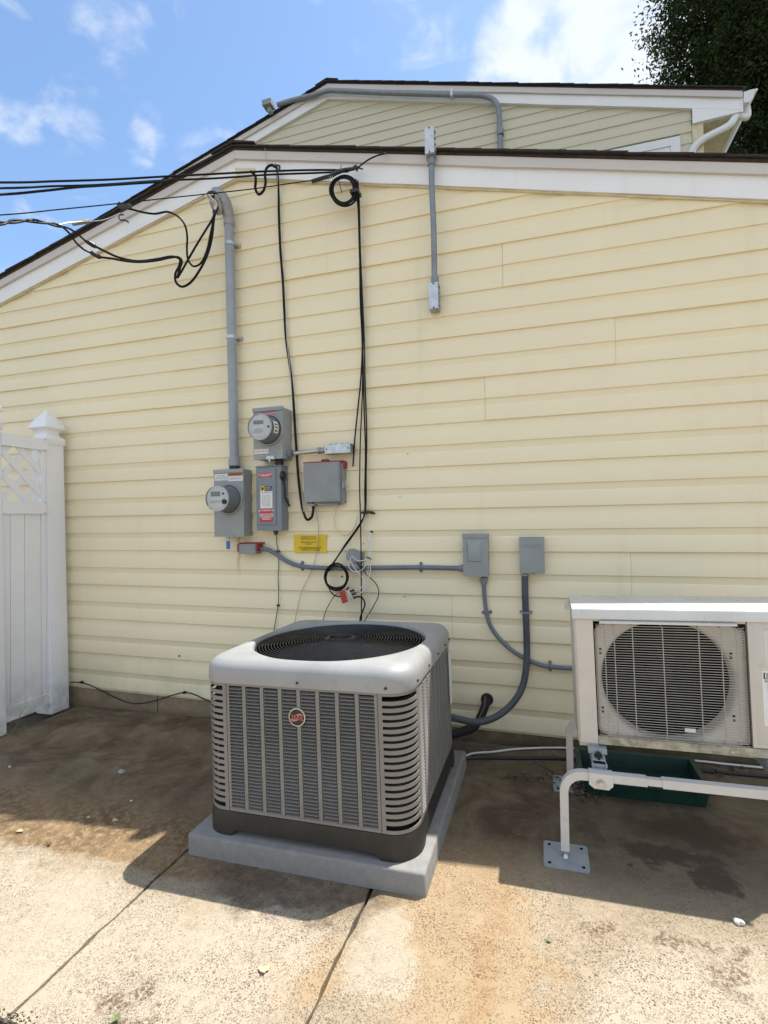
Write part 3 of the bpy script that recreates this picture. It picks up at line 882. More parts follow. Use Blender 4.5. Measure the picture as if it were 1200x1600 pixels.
lettering('KILOWATTHOURS\nCL200  240V  3W', .0078, (mc[0] - .014, fy - .0014, mc[2] - .018), m, M_TXG)
bm = B(); cyl(bm, (mc[0] + .042, fy + .001, mc[2] - .018), (mc[0] + .042, fy - .004, mc[2] - .018), .014, seg=16); part('port', bm, M_BLKP, m)
bm = B(); cyl(bm, (mc[0] + .036, fy + .001, mc[2] + .026), (mc[0] + .036, fy - .003, mc[2] + .026), .006, seg=10); part('led', bm, M_BLKP, m)
plate(mb, 'sticker', x0 + .004, x0 + .092, z1 - .062, z1 - .022, -D, M_STWH, label='white sticker with small print')
lettering('METER SOCKET\n200 AMP  600 VAC\nTYPE 3R ENCLOSURE', .0085, (x0 + .048, -D - .0012, z1 - .042), mb, M_TXG)
plate(mb, 'sticker', x0 + .096, x1 - .002, z1 - .038, z1 - .022, -D, M_ORG, label='orange header of the warning sticker')
lettering('WARNING', .014, (x0 + .146, -D - .0012, z1 - .030), mb, M_TXB)
plate(mb, 'sticker', x0 + .096, x1 - .002, z1 - .068, z1 - .0385, -D, M_STWH, label='white lower half of the warning sticker')
lettering('HAZARDOUS VOLTAGE\nDISCONNECT POWER', .0075, (x0 + .146, -D - .0012, z1 - .053), mb, M_TXG)
bm = B(); box(bm, x0 + .080, x0 + .135, -D - .006, -D + .004, z0 - .006, z0 + .008); cyl(bm, (x0 + .1, -D - .004, z0 - .018), (x0 + .1, -D - .004, z0 - .002), .004, seg=8)
part('latch', bm, M_ENC, mb, bevel=.001)
tg = thing('seal_tag', 'small blue seal tag hanging under the lower left meter box', 'tag', (x0 + .1, -D, z0 - .05))
bm = B(); tube(bm, [(x0 + .098, -D - .004, z0 - .004), (x0 + .108, -D - .012, z0 - .018), (x0 + .096, -D - .006, z0 - .03), (x0 + .092, -D - .004, z0 - .014), (x0 + .099, -D - .003, z0 - .004)], .0011, 6, 5); part('seal_wire', bm, M_STEEL, tg)
bm = B(); box(bm, x0 + .084, x0 + .108, -D - .008, -D - .004, z0 - .075, z0 - .028); part('tag_body', bm, M_BLUE, tg, bevel=.002)

# --- upper meter
D = .130; x0, x1, z0, z1 = -1.661 * .952, -1.399, 1.4475, 1.738
mb2 = thing('meter_box', 'upper electric meter box with a red sticker over its round meter', 'meter box', (-1.49, 0, z0), group='electric meter boxes')
enclosure(mb2, x0, x1, z0, z1, D, M_ENC)
bm = B(); box(bm, x0 - .002, x1 + .002, -D, -D + .0045, z0 - .003, z1 - .02); part('cover', bm, M_ENC, mb2, bevel=.0015)
bm = B(); box(bm, x0 - .004, x1 + .004, -D - .006, -D + .012, z1 - .018, z1 + .003); part('top_hood', bm, M_ENC, mb2, bevel=.002)
bm = B(); box(bm, x0 + .055, x0 + .14, -.11, -.03, z1 + .0, z1 + .010); part('hub_plate', bm, M_ENC, mb2, bevel=.002)
mc = (x0 + .100, -D, z0 + .163)
m, fy = meter(mb2, mc, .082, .115, 0)
plate(m, 'lcd', mc[0] - .038, mc[0] + .022, mc[2] + .016, mc[2] + .036, fy, M_LCD)
plate(m, 'face_label', mc[0] - .036, mc[0] + .014, mc[2] + .042, mc[2] + .058, fy, M_STWH)
plate(m, 'face_label', mc[0] - .040, mc[0] + .022, mc[2] - .048, mc[2] + .008, fy, M_STWH)
lettering('SOLAR\nTYPE 2S 240V\n30TA  CL200', .0095, (mc[0] - .009, fy - .0014, mc[2] - .018), m, M_TXG)
bm = B(); cyl(bm, (mc[0] + .052, fy + .001, mc[2] + .0), (mc[0] + .052, fy - .004, mc[2] + .0), .006, seg=10); part('port', bm, M_BLKP, m)
bl = B()
for k in range(8):
    t0, t1 = R(-24 + 6 * k), R(-24 + 6 * (k + 1)); rr = .0795
    q = [bl.verts.new((mc[0] + rr * math.cos(t), mc[1] - dd, mc[2] + rr * math.sin(t))) for t, dd in ((t0, .035), (t1, .035), (t1, .085), (t0, .085))]
    bl.faces.new(q)
bmesh.ops.remove_doubles(bl, verts=bl.verts[:], dist=1e-5)
part('barrel_label', bl, M_STWH, m)
for k, (aa, bb) in enumerate(((-14, .055), (0, .06), (12, .05))):
    bl = B(); rr = .0800
    q = [bl.verts.new((mc[0] + rr * math.cos(t), mc[1] - dd, mc[2] + rr * math.sin(t))) for t, dd in ((R(aa - 2.5), .045), (R(aa + 2.5), .045), (R(aa + 2.5), .075), (R(aa - 2.5), .075))]
    bl.faces.new(q); part('print_bar', bl, M_TXB, m)
plate(mb2, 'sticker', x0 + .048, x0 + .142, z1 - .051, z1 - .023, -D, M_STRED, label='red photovoltaic sticker')
lettering('PHOTOVOLTAIC SYSTEM\nkWh METER', .0088, (x0 + .095, -D - .0012, z1 - .037), mb2, M_TXW, lines=1.05, bold=.0003)
plate(mb2, 'sticker', x0 + .002, x0 + .095, z0 + .030, z0 + .056, -D, M_STWH, label='white sticker with a black symbol')
lettering('CAUTION  \u25BC  SEAL', .0105, (x0 + .049, -D - .0012, z0 + .043), mb2, M_STRED)
bm = B(); box(bm, x0 + .085, x0 + .135, -D - .008, -D + .004, z0 - .005, z0 + .014); cyl(bm, (x0 + .105, -D - .006, z0 - .02), (x0 + .105, -D - .006, z0 + .002), .006, seg=8)
part('latch', bm, M_STEEL, mb2, bevel=.001)
bm = B(); cyl(bm, (x0 + .13, -.07, z0 - .034), (x0 + .13, -.07, z0 + .0), .022, seg=16); cyl(bm, (x0 + .13, -.07, z0 - .026), (x0 + .13, -.07, z0 - .014), .027, seg=8); part('nipple', bm, M_BLKP, mb2)

# --- safety switch under it
D = .100; x0, x1, z0, z1 = -1.585, -1.426, 1.038, 1.405
ds = thing('safety_switch', 'narrow blue grey safety switch box with red warning stickers and a black side lever', 'switch box', (-1.5, 0, z0))
enclosure(ds, x0, x1, z0, z1, D, M_ENCD)
bm = B(); box(bm, x0 - .002, x1 + .001, -D, -D + .0045, z0 - .002, z1 - .002); part('door', bm, M_ENCD, ds, bevel=.0015)
bm = B(); box(bm, x0 + .012, x1 - .032, -D - .006, -D, z0 + .035, z1 - .012); part('raised_panel', bm, M_ENCD, ds, bevel=.0035, seg=3)
bm = B(); box(bm, x0 - .004, x1 + .004, -D - .004, -.015, z1 + .0005, z1 + .006); part('top_hood', bm, M_ENCD, ds, bevel=.001)
fy = -D - .006
plate(ds, 'sticker', x0 + .020, x0 + .104, z1 - .062, z1 - .036, fy, M_STRED, label='small red photovoltaic sticker')
lettering('PHOTOVOLTAIC SYSTEM\nAC DISCONNECT', .0079, (x0 + .062, fy - .0012, z1 - .049), ds, M_TXW, bold=.0003)
plate(ds, 'sticker', x0 + .030, x0 + .056, z1 - .140, z1 - .112, fy, M_YEL, label='small yellow emblem')
bm = B(); box(bm, x0 + .036, x0 + .050, fy - .0014, fy - .0008, z1 - .134, z1 - .118); box(bm, x0 + .040, x0 + .046, fy - .0018, fy - .0014, z1 - .129, z1 - .123)
part('emblem', bm, M_TXB, ds)
plate(ds, 'sticker', x0 + .058, x0 + .104, z1 - .140, z1 - .112, fy, M_TXB, label='black name plate')
lettering('SAFETY\nSWITCH', .011, (x0 + .081, fy - .0012, z1 - .126), ds, M_TXW)
plate(ds, 'sticker', x0 + .028, x0 + .106, z1 - .240, z1 - .1405, fy, M_STWH, label='white instruction sticker')
lettering('30A  240VAC  2P', .009, (x0 + .067, fy - .0012, z1 - .149), ds, M_TXB)
lettering('\n'.join(['wire range   torque', 'use copper   75 C wire', 'line side    35 in-lb', 'neutral kit  ground kit', 'fusible      type 3R', 'series rated 100 kA', 'see wiring diagram', 'inside of the door']), .0072, (x0 + .067, fy - .0012, z1 - .196), ds, M_TXG, lines=1.15)
plate(ds, 'sticker', x0 + .025, x0 + .108, z1 - .318, z1 - .2405, fy, M_STRED, label='large red electric shock warning sticker')
lettering('\u25B2 WARNING \u25B2', .0135, (x0 + .067, fy - .0012, z1 - .252), ds, M_TXW, bold=.0003)
lettering('ELECTRIC SHOCK HAZARD\nTERMINALS ON BOTH LINE\nAND LOAD SIDES MAY BE\nENERGIZED IN THE\nOPEN POSITION', .0074, (x0 + .067, fy - .0012, z1 - .288), ds, M_TXW, lines=1.05, bold=.0003)
bm = B(); pts = [(-.118, z1 - .045), (-.100, z1 - .030), (-.078, z1 - .040), (-.074, z1 - .065), (-.088, z1 - .085), (-.108, z1 - .078), (-.120, z1 - .062)]
prism(bm, pts, x1 + .003, x1 + .022, 'x'); part('handle_hub', bm, M_BLKP, ds, bevel=.003)
bm = B(); tube(bm, [(x1 + .014, -.098, z1 - .07), (x1 + .018, -.090, z1 - .12), (x1 + .016, -.078, z1 - .18), (x1 + .022, -.055, z1 - .215), (x1 + .024, -.045, z1 - .23)], .0055, 8, 5); part('handle_lever', bm, M_BLKP, ds)
bm = B(); tube(bm, [(x1 + .003, -.060, z1 - .17), (x1 + .018, -.055, z1 - .175), (x1 + .02, -.042, z1 - .20), (x1 + .003, -.036, z1 - .205)], .003, 6, 4); part('lock_loop', bm, M_STEEL, ds)
bm = B(); cyl(bm, (x0 + .100, -.06, z0 - .012), (x0 + .100, -.06, z0), .016, seg=8); cyl(bm, (x0 + .100, -.06, z0 - .028), (x0 + .100, -.06, z0 - .012), .011, seg=12); part('gland', bm, M_BLKP, ds)
GREEN0 = Vector((x0 + .100, -.06, z0 - .02))

# --- telecom box with red bracket
tb = thing('telecom_box', 'square grey telephone box in a faded red bracket below the short steel conduit', 'utility box', (-1.19, 0, 1.2))
D = .085
tl = P(474, 724, -D); br = P(531, 783, -D)
x0, x1, z0, z1 = tl.x, br.x, br.z, tl.z
bm = B(); box(bm, x0 + .004, x1 + .012, -.06, -.014, z0 - .010, z1 - .004); part('backplate', bm, M_PLG, tb, bevel=.004)
bm = B(); box(bm, x0, x1, -D, -.028, z0, z1); lid = part('lid', bm, M_PLG, tb, bevel=.007, seg=3)
bm = B(); box(bm, x1 - .062, x1 - .006, -D - .002, -D + .001, z0 + .01, z1 - .006); part('lid_ridge', bm, M_PLG, tb, bevel=.001)
bm = B(); box(bm, x0 - .010, x1 + .016, -.070, -.014, z1 + .001, z1 + .008); box(bm, x0 - .012, x0 - .003, -.06, -.014, z1 - .03, z1 + .0005); box(bm, x1 + .012, x1 + .020, -.06, -.014, z1 - .035, z1 + .0005)
box(bm, (x0 + x1) / 2 - .015, (x0 + x1) / 2 + .02, -.05, -.014, z1 + .0085, z1 + .022)
part('bracket', bm, M_RED, tb, bevel=.002)
bm = B(); box(bm, x0 + .008, x0 + .06, -.075, -.02, z0 - .022, z0 - .011); box(bm, x0 + .075, x1 - .02, -.07, -.02, z0 - .020, z0 - .011); part('cable_gland', bm, M_PLG, tb, bevel=.003)
bm = B(); tube(bm, [(x1 + .006, -.05, z0 + .12), (x1 + .022, -.055, z0 + .11), (x1 + .024, -.055, z0 + .075), (x1 + .006, -.05, z0 + .06)], .004, 6, 4); box(bm, x1 + .004, x1 + .016, -.066, -.04, z0 + .07, z0 + .11); part('latch', bm, M_ZINC, tb)
TB = (x0, x1, z0, z1)

# --- yellow sign
D = .02
ys = P(459, 836, -D); ye = P(510.5, 863, -D)
sg = thing('warning_sign', 'small yellow plastic sign with black lettering to the left of the wire tangle', 'sign', ((ys.x + ye.x) / 2, 0, ye.z))
bm = B(); box(bm, ys.x, ye.x, -D, -.0145, ye.z, ys.z); part('sign_plate', bm, M_YEL, sg, bevel=.002)
cx = (ys.x + ye.x) / 2; h = ys.z - ye.z
lettering('Customer Owned\nParallel Generator', .0135, (cx - .008, -D - .0006, ye.z + h * .835), sg, M_TXB, lines=.85)
lettering('Safety Disconnect\nSwitch', .0135, (cx - .008, -D - .0006, ye.z + h * .54), sg, M_TXB, lines=.85)
lettering('WARNING: CUSTOMER GENERATION LOCATED\nON THE PREMISES  DISCONNECT SWITCH IS\nLOCATED ADJACENT TO THE METERING', .0066, (cx, -D - .0006, ye.z + h * .20), sg, M_TXB, lines=1.15, bold=.0001)
for xx in (ys.x + .008, ye.x - .008): screw(sg, xx, -D, ye.z + h * .5, .003)

# --- short steel conduit with an LB fitting, right of the upper meter
def fitting(root, c, ax, L, w, mat=M_ZINC):
    """conduit body: long rounded casting with a cover plate facing out; ax 'x' or 'z', c its centre"""
    bm = B(); c = Vector(c)
    hx, hz = (L / 2, w / 2) if ax == 'x' else (w / 2, L / 2)
    box(bm, c.x - hx, c.x + hx, c.y - w * .45, c.y + w * .5, c.z - hz, c.z + hz)
    body = part('fitting_body', bm, mat, root, bevel=w * .22, seg=3)
    bm = B(); box(bm, c.x - hx * .97, c.x + hx * .97, c.y - w * .54, c.y - w * .455, c.z - hz * .95, c.z + hz * .95); part('cover', bm, M_STEEL, body, bevel=.0015)
    for s in (-1, 1):
        p = (c.x + s * hx * .84, c.y - w * .54, c.z) if ax == 'x' else (c.x, c.y - w * .54, c.z + s * hz * .88)
        q = B(); cyl(q, p, (p[0], p[1] - .002, p[2]), .0042, seg=8); part('screw', q, M_BLKP, body)
    for k in range(4):
        t = -.7 + k * .45
        q = B()
        if ax == 'x': box(q, c.x + hx * t, c.x + hx * t + .008, c.y - w * .3, c.y, c.z + hz + .0005, c.z + hz + .006)
        else: box(q, c.x + hx + .0005, c.x + hx + .006, c.y - w * .3, c.y, c.z + hz * t, c.z + hz * t + .008)
        part('lug', q, mat, body, bevel=.001)
    return body
lb = thing('steel_conduit', 'short bare steel conduit ending in a fitting, right of the upper meter box', 'conduit', P(500, 705, -.05))
a = P(461, 708, -.06); b = P(509, 703, -.06)
bm = B(); cyl(bm, (a.x - .005, -.06, a.z), b, .0125, seg=18); part('pipe', bm, M_STEEL, lb)
bm = B(); cyl(bm, (-1.398, -.06, a.z - .001), (-1.375, -.06, a.z - .001), .024, seg=18); part('hub', bm, M_ENCD, lb)
bm = B(); cyl(bm, P(497, 704, -.06), P(501, 704, -.06), .019, seg=10); cyl(bm, P(501, 704, -.06), P(510, 703, -.06), .0155, seg=14); part('compression_nut', bm, M_ZINC, lb)
fitting(lb, P(530, 702, -.055), 'x', .155, .052)

# --- vertical conduit through the rake with two fittings
vc = thing('wall_conduit', 'vertical grey conduit piece with a fitting at each end, crossing the white rake board', 'conduit', P(679, 480, -.06))
bm = B(); tube(bm, [P(674, 250, -.085), P(675, 300, -.085), P(677.5, 352, -.085), P(679, 440, -.055)], .0155, 18, 8); part('pipe', bm, M_EMT, vc)
for (px, py, y) in ((674, 253, -.085), (679.5, 437, -.055)):
    c = P(px, py, y); bm = B(); cyl(bm, c - Vector((0, 0, .02)), c + Vector((0, 0, .012)), .021, seg=8); cyl(bm, c + Vector((0, 0, -.034)), c + Vector((0, 0, -.0205)), .0175, seg=14) if py > 300 else cyl(bm, c + Vector((0, 0, .0125)), c + Vector((0, 0, .034)), .0175, seg=14); part('compression_nut', bm, M_EMT, vc)
fitting(vc, P(679, 465, -.055), 'z', .145, .050)
fitting(vc, P(672.5, 224, -.090), 'z', .145, .050)

# --- conduit on the upper gable with a junction box at its end
uc = thing('gable_conduit', 'bent grey conduit along the upper rake board with a small box at its end', 'conduit', P(783, 237, UY - .1))
yy = UY - .095
bm = B(); tube(bm, [P(433, 164, yy - .02), P(455, 157, yy), P(485, 150, yy), P(512, 142, yy), P(530, 142, yy), P(600, 145, yy), P(700, 148, yy), P(755, 150, yy), P(771, 156, yy), P(778.5, 168, yy), P(780.5, 200, UY - .05), P(782, 236, UY - .05), P(782.2, 250, UY - .05)], .028, 12, 6); part('pipe', bm, M_EMT, uc)
c = P(422, 166, yy - .02); bm = B(); box(bm, c.x - .07, c.x + .055, yy - .10, yy + .02, c.z - .03, c.z + .035); box(bm, c.x - .02, c.x + .03, yy - .06, yy - .0, c.z - .095, c.z - .031); part('junction_box', bm, M_PLG, uc, bevel=.01)
for px, py in ((706, 147),): c = P(px, py, yy); bm = B(); box(bm, c.x - .015, c.x + .015, yy - .032, yy + .03, c.z - .04, c.z + .04); part('strap', bm, M_STEEL, uc, bevel=.002)
c = P(782, 207, UY - .05); bm = B(); cyl(bm, c - Vector((0, 0, .03)), c + Vector((0, 0, .03)), .037, seg=14); part('coupling', bm, M_EMT, uc)

# --- two disconnect boxes and the liquid tight conduits
def disc_box(px0, px1, py0, py1, D, label):
    a = P(px0, py0, -D); b = P(px1, py1, -D)
    t = thing('disconnect_box', label, 'switch box', ((a.x + b.x) / 2, 0, b.z), group='air conditioner disconnect boxes')
    return t, a.x, b.x, b.z, a.z
D = .085
d1, x0, x1, z0, z1 = disc_box(723, 763, 835, 901, D, 'left grey disconnect box with a raised tapered panel and conduits on two sides')
M_D1 = simple('disconnect_grey', (.27, .295, .295), .42, var=.06, nscale=9, dirt=.12)
enclosure(d1, x0, x1, z0, z1, D, M_D1)
bm = B(); box(bm, x0 - .003, x1 + .003, -D - .004, -D + .03, z1 - .018, z1 + .003); part('hood', bm, M_D1, d1, bevel=.0025)
bm = B(); box(bm, x0 - .001, x1 + .001, -D - .001, -D + .003, z0 + .0, z1 - .019); cov = part('door', bm, M_D1, d1, bevel=.0015)
fx0, fx1, fz0, fz1 = x0 + .022, x1 - .032, z0 + .075, z1 - .032
bm = B(); loft(bm, [[Vector((fx0, -D - .001, fz0)), Vector((fx1 + .006, -D - .001, fz0)), Vector((fx1, -D - .001, fz1)), Vector((fx0, -D - .001, fz1))], [Vector((fx0 + .004, -D - .005, fz0 + .003)), Vector((fx1 - .004, -D - .005, fz0 + .003)), Vector((fx1 - .010, -D - .014, fz1 - .026)), Vector((fx0 + .006, -D - .014, fz1 - .026))]], cap0=False)
part('pull_handle_panel', bm, M_D1, cov, bevel=.0012)
bm = B(); box(bm, x0 + .07, x0 + .09, -D - .004, -D + .004, z0 - .006, z0 + .003); part('lock_tab', bm, M_D1, d1)
BOX3 = (x0, x1, z0, z1)
d2, x0, x1, z0, z1 = disc_box(811, 851.5, 839, 896, .070, 'right plain grey disconnect box with an arrow embossed on its lid')
enclosure(d2, x0 + .002, x1 - .002, z0 + .002, z1 - .002, .066, M_D1)
bm = B(); box(bm, x0, x1, -.070, -.040, z0, z1); lid = part('lid', bm, M_D1, d2, bevel=.002)
az = z1 - .042
bm = B(); box(bm, x0 + .018, x1 - .03, -.0712, -.0698, az - .0012, az + .0012); box(bm, x0 + .022, x1 - .035, -.0712, -.0698, az - .010, az - .008)
prism(bm, [(x1 - .03, az - .012), (x1 - .012, az), (x1 - .03, az + .012), (x1 - .028, az + .009), (x1 - .0165, az), (x1 - .028, az - .009)], -.0712, -.0698)
part('embossed_arrow', bm, M_ENCD, lid)
bm = B(); box(bm, x0 + .05, x0 + .075, -.074, -.06, z0 - .004, z0 + .003); part('lock_tab', bm, M_ENCD, d2)
BOX4 = (x0, x1, z0, z1)

# flexible conduit from the red box to the left disconnect
def gland(root, c, d, r=.019, L=.03, mat=None):
    c = Vector(c); d = Vector(d).normalized()
    bm = B(); cyl(bm, c, c + d * L * .55, r * 1.12, seg=8); cyl(bm, c + d * L * .55, c + d * L, r * .95, r * .85, seg=14)
    return part('gland', bm, mat or M_ENCD, root)
def clip(root, c, d, r, mat=None, both=True):
    """one or two hole strap round a conduit at c; the lugs lie along d on the wall"""
    c = Vector(c); d = Vector(d).normalized(); t = d.cross(Vector((0, 1, 0)))
    bm = B()
    tube(bm, [c + d * (r + .0005) + Vector((0, .012, 0)), c + d * (r + .0015), c + d * r * .7 + Vector((0, -r * .75, 0)), c + Vector((0, -r - .0015, 0)), c - d * r * .7 + Vector((0, -r * .75, 0)), c - d * (r + .0015), c - d * (r + .0005) + Vector((0, .012, 0))], .003, 6, 4)
    for s in ((1, -1) if both else (1,)):
        q = c + d * s * (r + .008); q.y = -.018
        cyl(bm, q, q + Vector((0, -.004, 0)), .0085, seg=10)
        cyl(bm, q + Vector((0, -.004, 0)), q + Vector((0, -.008, 0)), .0045, seg=8)
    return part('clip', bm, mat or M_PVCD, root)
fc = thing('flexible_conduit', 'blue grey conduit running right from the small red framed box to the left disconnect box', 'conduit', P(560, 888, -.03))
yc = -.034
pts = W((404, 858, -.04), (417, 858.5, -.045), (432, 866), (447, 876), (462, 882.5), (480, 886), (510, 887.5), (545, 888), (600, 887), (657, 886.5), (700, 887.5), (718, 888), y=yc)
bm = B(); tube(bm, pts, .0125, 16, 6); part('tube', bm, M_PVCD, fc)
gland(fc, P(400, 857.5, -.04), (1, 0, 0), .016, .03)
gland(fc, (BOX3[0] + .0, yc, P(720, 888, yc).z), (-1, 0, 0), .018, .03)
for px, py in ((471, 884.5), (657, 886.5)): clip(fc, P(px, py, yc), (0, 0, 1), .0125, M_PVCD)
rb = thing('outlet_box', 'small grey box in a dark red frame under the meter boxes', 'utility box', P(388, 868, -.03))
a = P(372, 849, -.075); b = P(400, 866, -.075)
bm = B(); box(bm, a.x + .004, b.x - .002, -.075, -.016, b.z, a.z - .004); part('box_body', bm, M_PLG, rb, bevel=.003)
bm = B(); box(bm, a.x - .002, b.x + .026, -.062, -.014, a.z - .003, a.z + .004); box(bm, a.x - .003, a.x + .0035, -.079, -.014, b.z + .014, a.z - .0035); box(bm, b.x - .0015, b.x + .012, -.078, -.016, b.z + .018, a.z - .0035); part('frame', bm, M_RED, rb, bevel=.002)

# conduits below the disconnects
c1 = thing('flexible_conduit', 'thin grey conduit curving from the left disconnect box down to the heat pump', 'conduit', P(800, 1020, -.03))
yc = -.032
z = BOX3[2]; s = P(756, 903, yc)
pts = [s, *W((756.5, 925), (759, 950), (765, 975), (777, 994), (797, 1014), (822, 1030), (845, 1039), (862, 1042), (895, 1044.5), (940, 1048, -.08), y=yc)]
bm = B(); tube(bm, pts, .0105, 14, 6); part('tube', bm, M_PVCD, c1)
gland(c1, P(756, 902, yc), (0, 0, -1), .019, .036)
for px, py, dd in ((760.5, 957, (1, 0, .1)), (859.5, 1041.5, (0, 0, 1))): clip(c1, P(px, py, yc), dd, .0105, M_PVCD)
c2 = thing('flexible_conduit', 'thick dark conduit looping from the right disconnect box into the back of the condenser', 'conduit', P(821, 1000, -.04))
pts = [P(820, 899, -.038), P(820.5, 930, -.038), P(821.5, 957, -.038), P(823, 1000, -.042), P(822.5, 1040, -.06), P(816, 1074, -.09), P(800, 1100, -.13), P(775, 1120, -.19), P(745, 1128.5, -.26), P(715, 1123, -.34), P(695, 1118, -.42)]
bm = B(); tube(bm, pts, .0165, 16, 7)
bmat = simple('conduit_dark', (.055, .065, .085), .38, var=.25, nscale=8)
part('tube', bm, bmat, c2)
gland(c2, P(820, 897, -.038), (0, 0, -1), .017, .014, M_ZINC)
clip(c2, P(821.7, 957, -.038), (1, 0, 0), .0165, M_PVCC)
# ------------------------------------------------------------------ overhead lines and their anchorages
def far(p, q, k=7.0, sag=0.0):
    """carry the line q->p on beyond the frame"""
    d = (Vector(p) - Vector(q)).normalized()
    return Vector(p) + d * k + Vector((0, 0, -sag))
YF = -.95
# telecom messenger and drops, ending at the upper coil
def drop(label, pts, r, grp='overhead cables coming in from the left'):
    q = far(pts[0], pts[1], 9)
    q.z += .55
    return wire('overhead_cable', [q] + pts, r, M_RUB, cat='cable', label=label, group=grp, loc=pts[-1])
drop('topmost thick black overhead cable ending at the upper coil', [P(0, 285, YF), P(90, 283, -.75), P(173, 280.5, -.60), P(253, 276, -.45), P(330, 272, -.34), P(420, 267.5, -.24), P(500, 265.5, -.16), P(548, 266, -.11)], .0055)
drop('second black overhead cable, just below the topmost one', [P(0, 294, YF), P(80, 291, -.76), P(150, 289, -.64), P(253, 282, -.46), P(330, 279, -.34), P(420, 273, -.24), P(500, 270, -.16), P(545, 268, -.11)], .0052)
drop('third black overhead cable, meeting the second one short of the roof', [P(0, 304, YF), P(60, 299, -.80), P(120, 292.5, -.69), P(150, 290.5, -.64), P(250, 284, -.47), P(265, 283, -.44)], .006)
drop('thin black steel cable below the thick overhead cables', [P(0, 336, YF), P(90, 327.5, -.76), P(180, 318.5, -.60), P(262, 309.5, -.45), P(333, 302, -.34), P(400, 294.5, -.25), P(450, 287, -.20), P(490, 281.5, -.16)], .003)
pg = thing('cable_grip', 'black wound preformed grip holding the thin overhead cable at the coil', 'cable grip', P(540, 268, -.1))
bm = B(); tube(bm, [P(487, 283.5, -.16), P(505, 278, -.15), P(522, 273.5, -.14)], .010, 8, 5); tube(bm, [P(518, 273, -.14), P(535, 266.5, -.12), P(553, 263.5, -.10), P(559, 262, -.08)], lambda t: .013 - .006 * t, 8, 5)
for k in range(11):
    a = P(489 + 3 * k, 284.5 - .95 * k, -.16); b = P(490 + 3 * k, 287.5 - .85 * k, -.162); tube(bm, [a, b], .0022, 5, 1)
tube(bm, [P(531, 266, -.12), P(532.5, 261, -.125), P(534, 257.5, -.13)], .002, 5, 3)
part('grip_body', bm, M_BLKP, pg)
bm = B(); tube(bm, [P(553, 264, -.09), P(552, 261, -.085), P(556, 259, -.08), P(560, 262, -.07), P(567, 264.5, -.055)], .004, 7, 5); part('anchor_hook', bm, M_BLKP, pg)
# upper coil
def coil(name, label, cpx, cpy, rx, ry, turns, y, r, jitter, seed):
    rnd = random.Random(seed)
    t = thing(name, label, 'cable coil', P(cpx, cpy + ry, y))
    bm = B()
    for k in range(turns):
        ax = rx * (1 + rnd.uniform(-jitter, jitter * .6)); ay = ry * (1 + rnd.uniform(-jitter, jitter * .4))
        ox, oy = cpx + rnd.uniform(-1.6, 1.6), cpy + rnd.uniform(-1.0, 1.6)
        pts = [P(ox + ax * math.cos(a + .2 * k), oy + ay * math.sin(a + .2 * k), y - .004 * k + rnd.uniform(-.003, .003)) for a in [2 * math.pi * i / 14 for i in range(14)]]
        tube(bm, pts, r, 8, 4, closed=True)
    part('loops', bm, M_RUB, t)
    return t
c = coil('cable_coil', 'upper coil of black cable hanging below the white rake board', 537.5, 297, 19.5, 25, 7, -.085, .0052, .22, 4)
bm = B(); a = P(558, 297, -.115); box(bm, a.x - .040, a.x + .008, -.125, -.065, a.z - .012, a.z + .006); part('cable_tie', bm, M_BLKP, c, bevel=.002)
bm = B(); tube(bm, [P(528, 278, -.09), P(531, 290, -.105), P(534, 301, -.10)], .0022, 5, 4); part('tie_tail', bm, M_BLKP, c)
wire('roof_cable', [P(557, 268, -.08), P(560, 262, -.085), P(575, 250, -.09), P(590, 243, -.095), P(601, 240, -.09), P(603, 238, -.04), P(600, 236, .1)], .0042, M_RUB, cat='cable', label='short black cable leaving the upper coil over the roof edge')
# cables from the upper coil down to the lower coil
Yh = -.036
GRP = 'black cables hanging down from the upper coil'
wire('hanging_cable', [P(553, 285, -.10), P(557, 305, -.09), *W((560, 330, -.05), (562, 400), (563, 470), (566, 540), (564, 590), (559, 640), (554, 690), (551.5, 729), y=Yh)], .0045, M_RUB, cat='cable', label='black cable from the upper coil that ends free right of the steel fitting', group=GRP)
wire('hanging_cable', [P(556, 280, -.10), P(560, 310, -.08), *W((562, 400, -.045), (566, 480), (567, 545), (566, 620), (563, 690), (562, 760), (563, 803), (564, 850, -.05), (564.5, 910, -.055), (565, 968, -.05), (566, 1060, -.05)), ], .0036, M_RUB, cat='cable', label='black cable running straight down behind the condenser', group=GRP)
wire('hanging_cable', [P(559, 282, -.09), P(561, 310, -.08), *W((563, 390, -.05), (566, 460), (569, 530), (570.5, 600), (573, 680), (572, 740), (571.5, 790), (569, 806), (556, 828), (540, 850, -.045), (526, 872, -.05), (513, 890, -.06), (509, 903, -.065), y=-.046)], .0042, M_RUB, cat='cable', label='outer black cable from the upper coil, rightmost, bending left to the lower coil', group=GRP)
wire('hanging_cable', [P(557, 284, -.095), P(559, 312, -.08), *W((561.5, 390, -.045), (564, 470), (567, 560), (569, 640), (571, 700), (570, 770), (570, 797), (566, 814), (549, 840), (533, 862, -.05), (521, 880, -.06), (514, 893, -.065), y=-.035)], .0042, M_RUB, cat='cable', label='inner black cable from the upper coil bending left to the lower coil', group=GRP)
bm = B(); c0 = P(571, 801, -.045); box(bm, c0.x - .022, c0.x + .008, -.055, -.016, c0.z - .007, c0.z + .007); tube(bm, [P(566, 801, -.05), P(577, 800, -.05), P(586, 802.5, -.035)], .006, 8, 3); cyl(bm, P(579, 800.5, -.05), P(583, 801.5, -.045), .009, seg=8)
part('cable_clamp', bm, M_BLKP, cat='clamp', label='small black clamp gathering the hanging cables above the wire tangle')
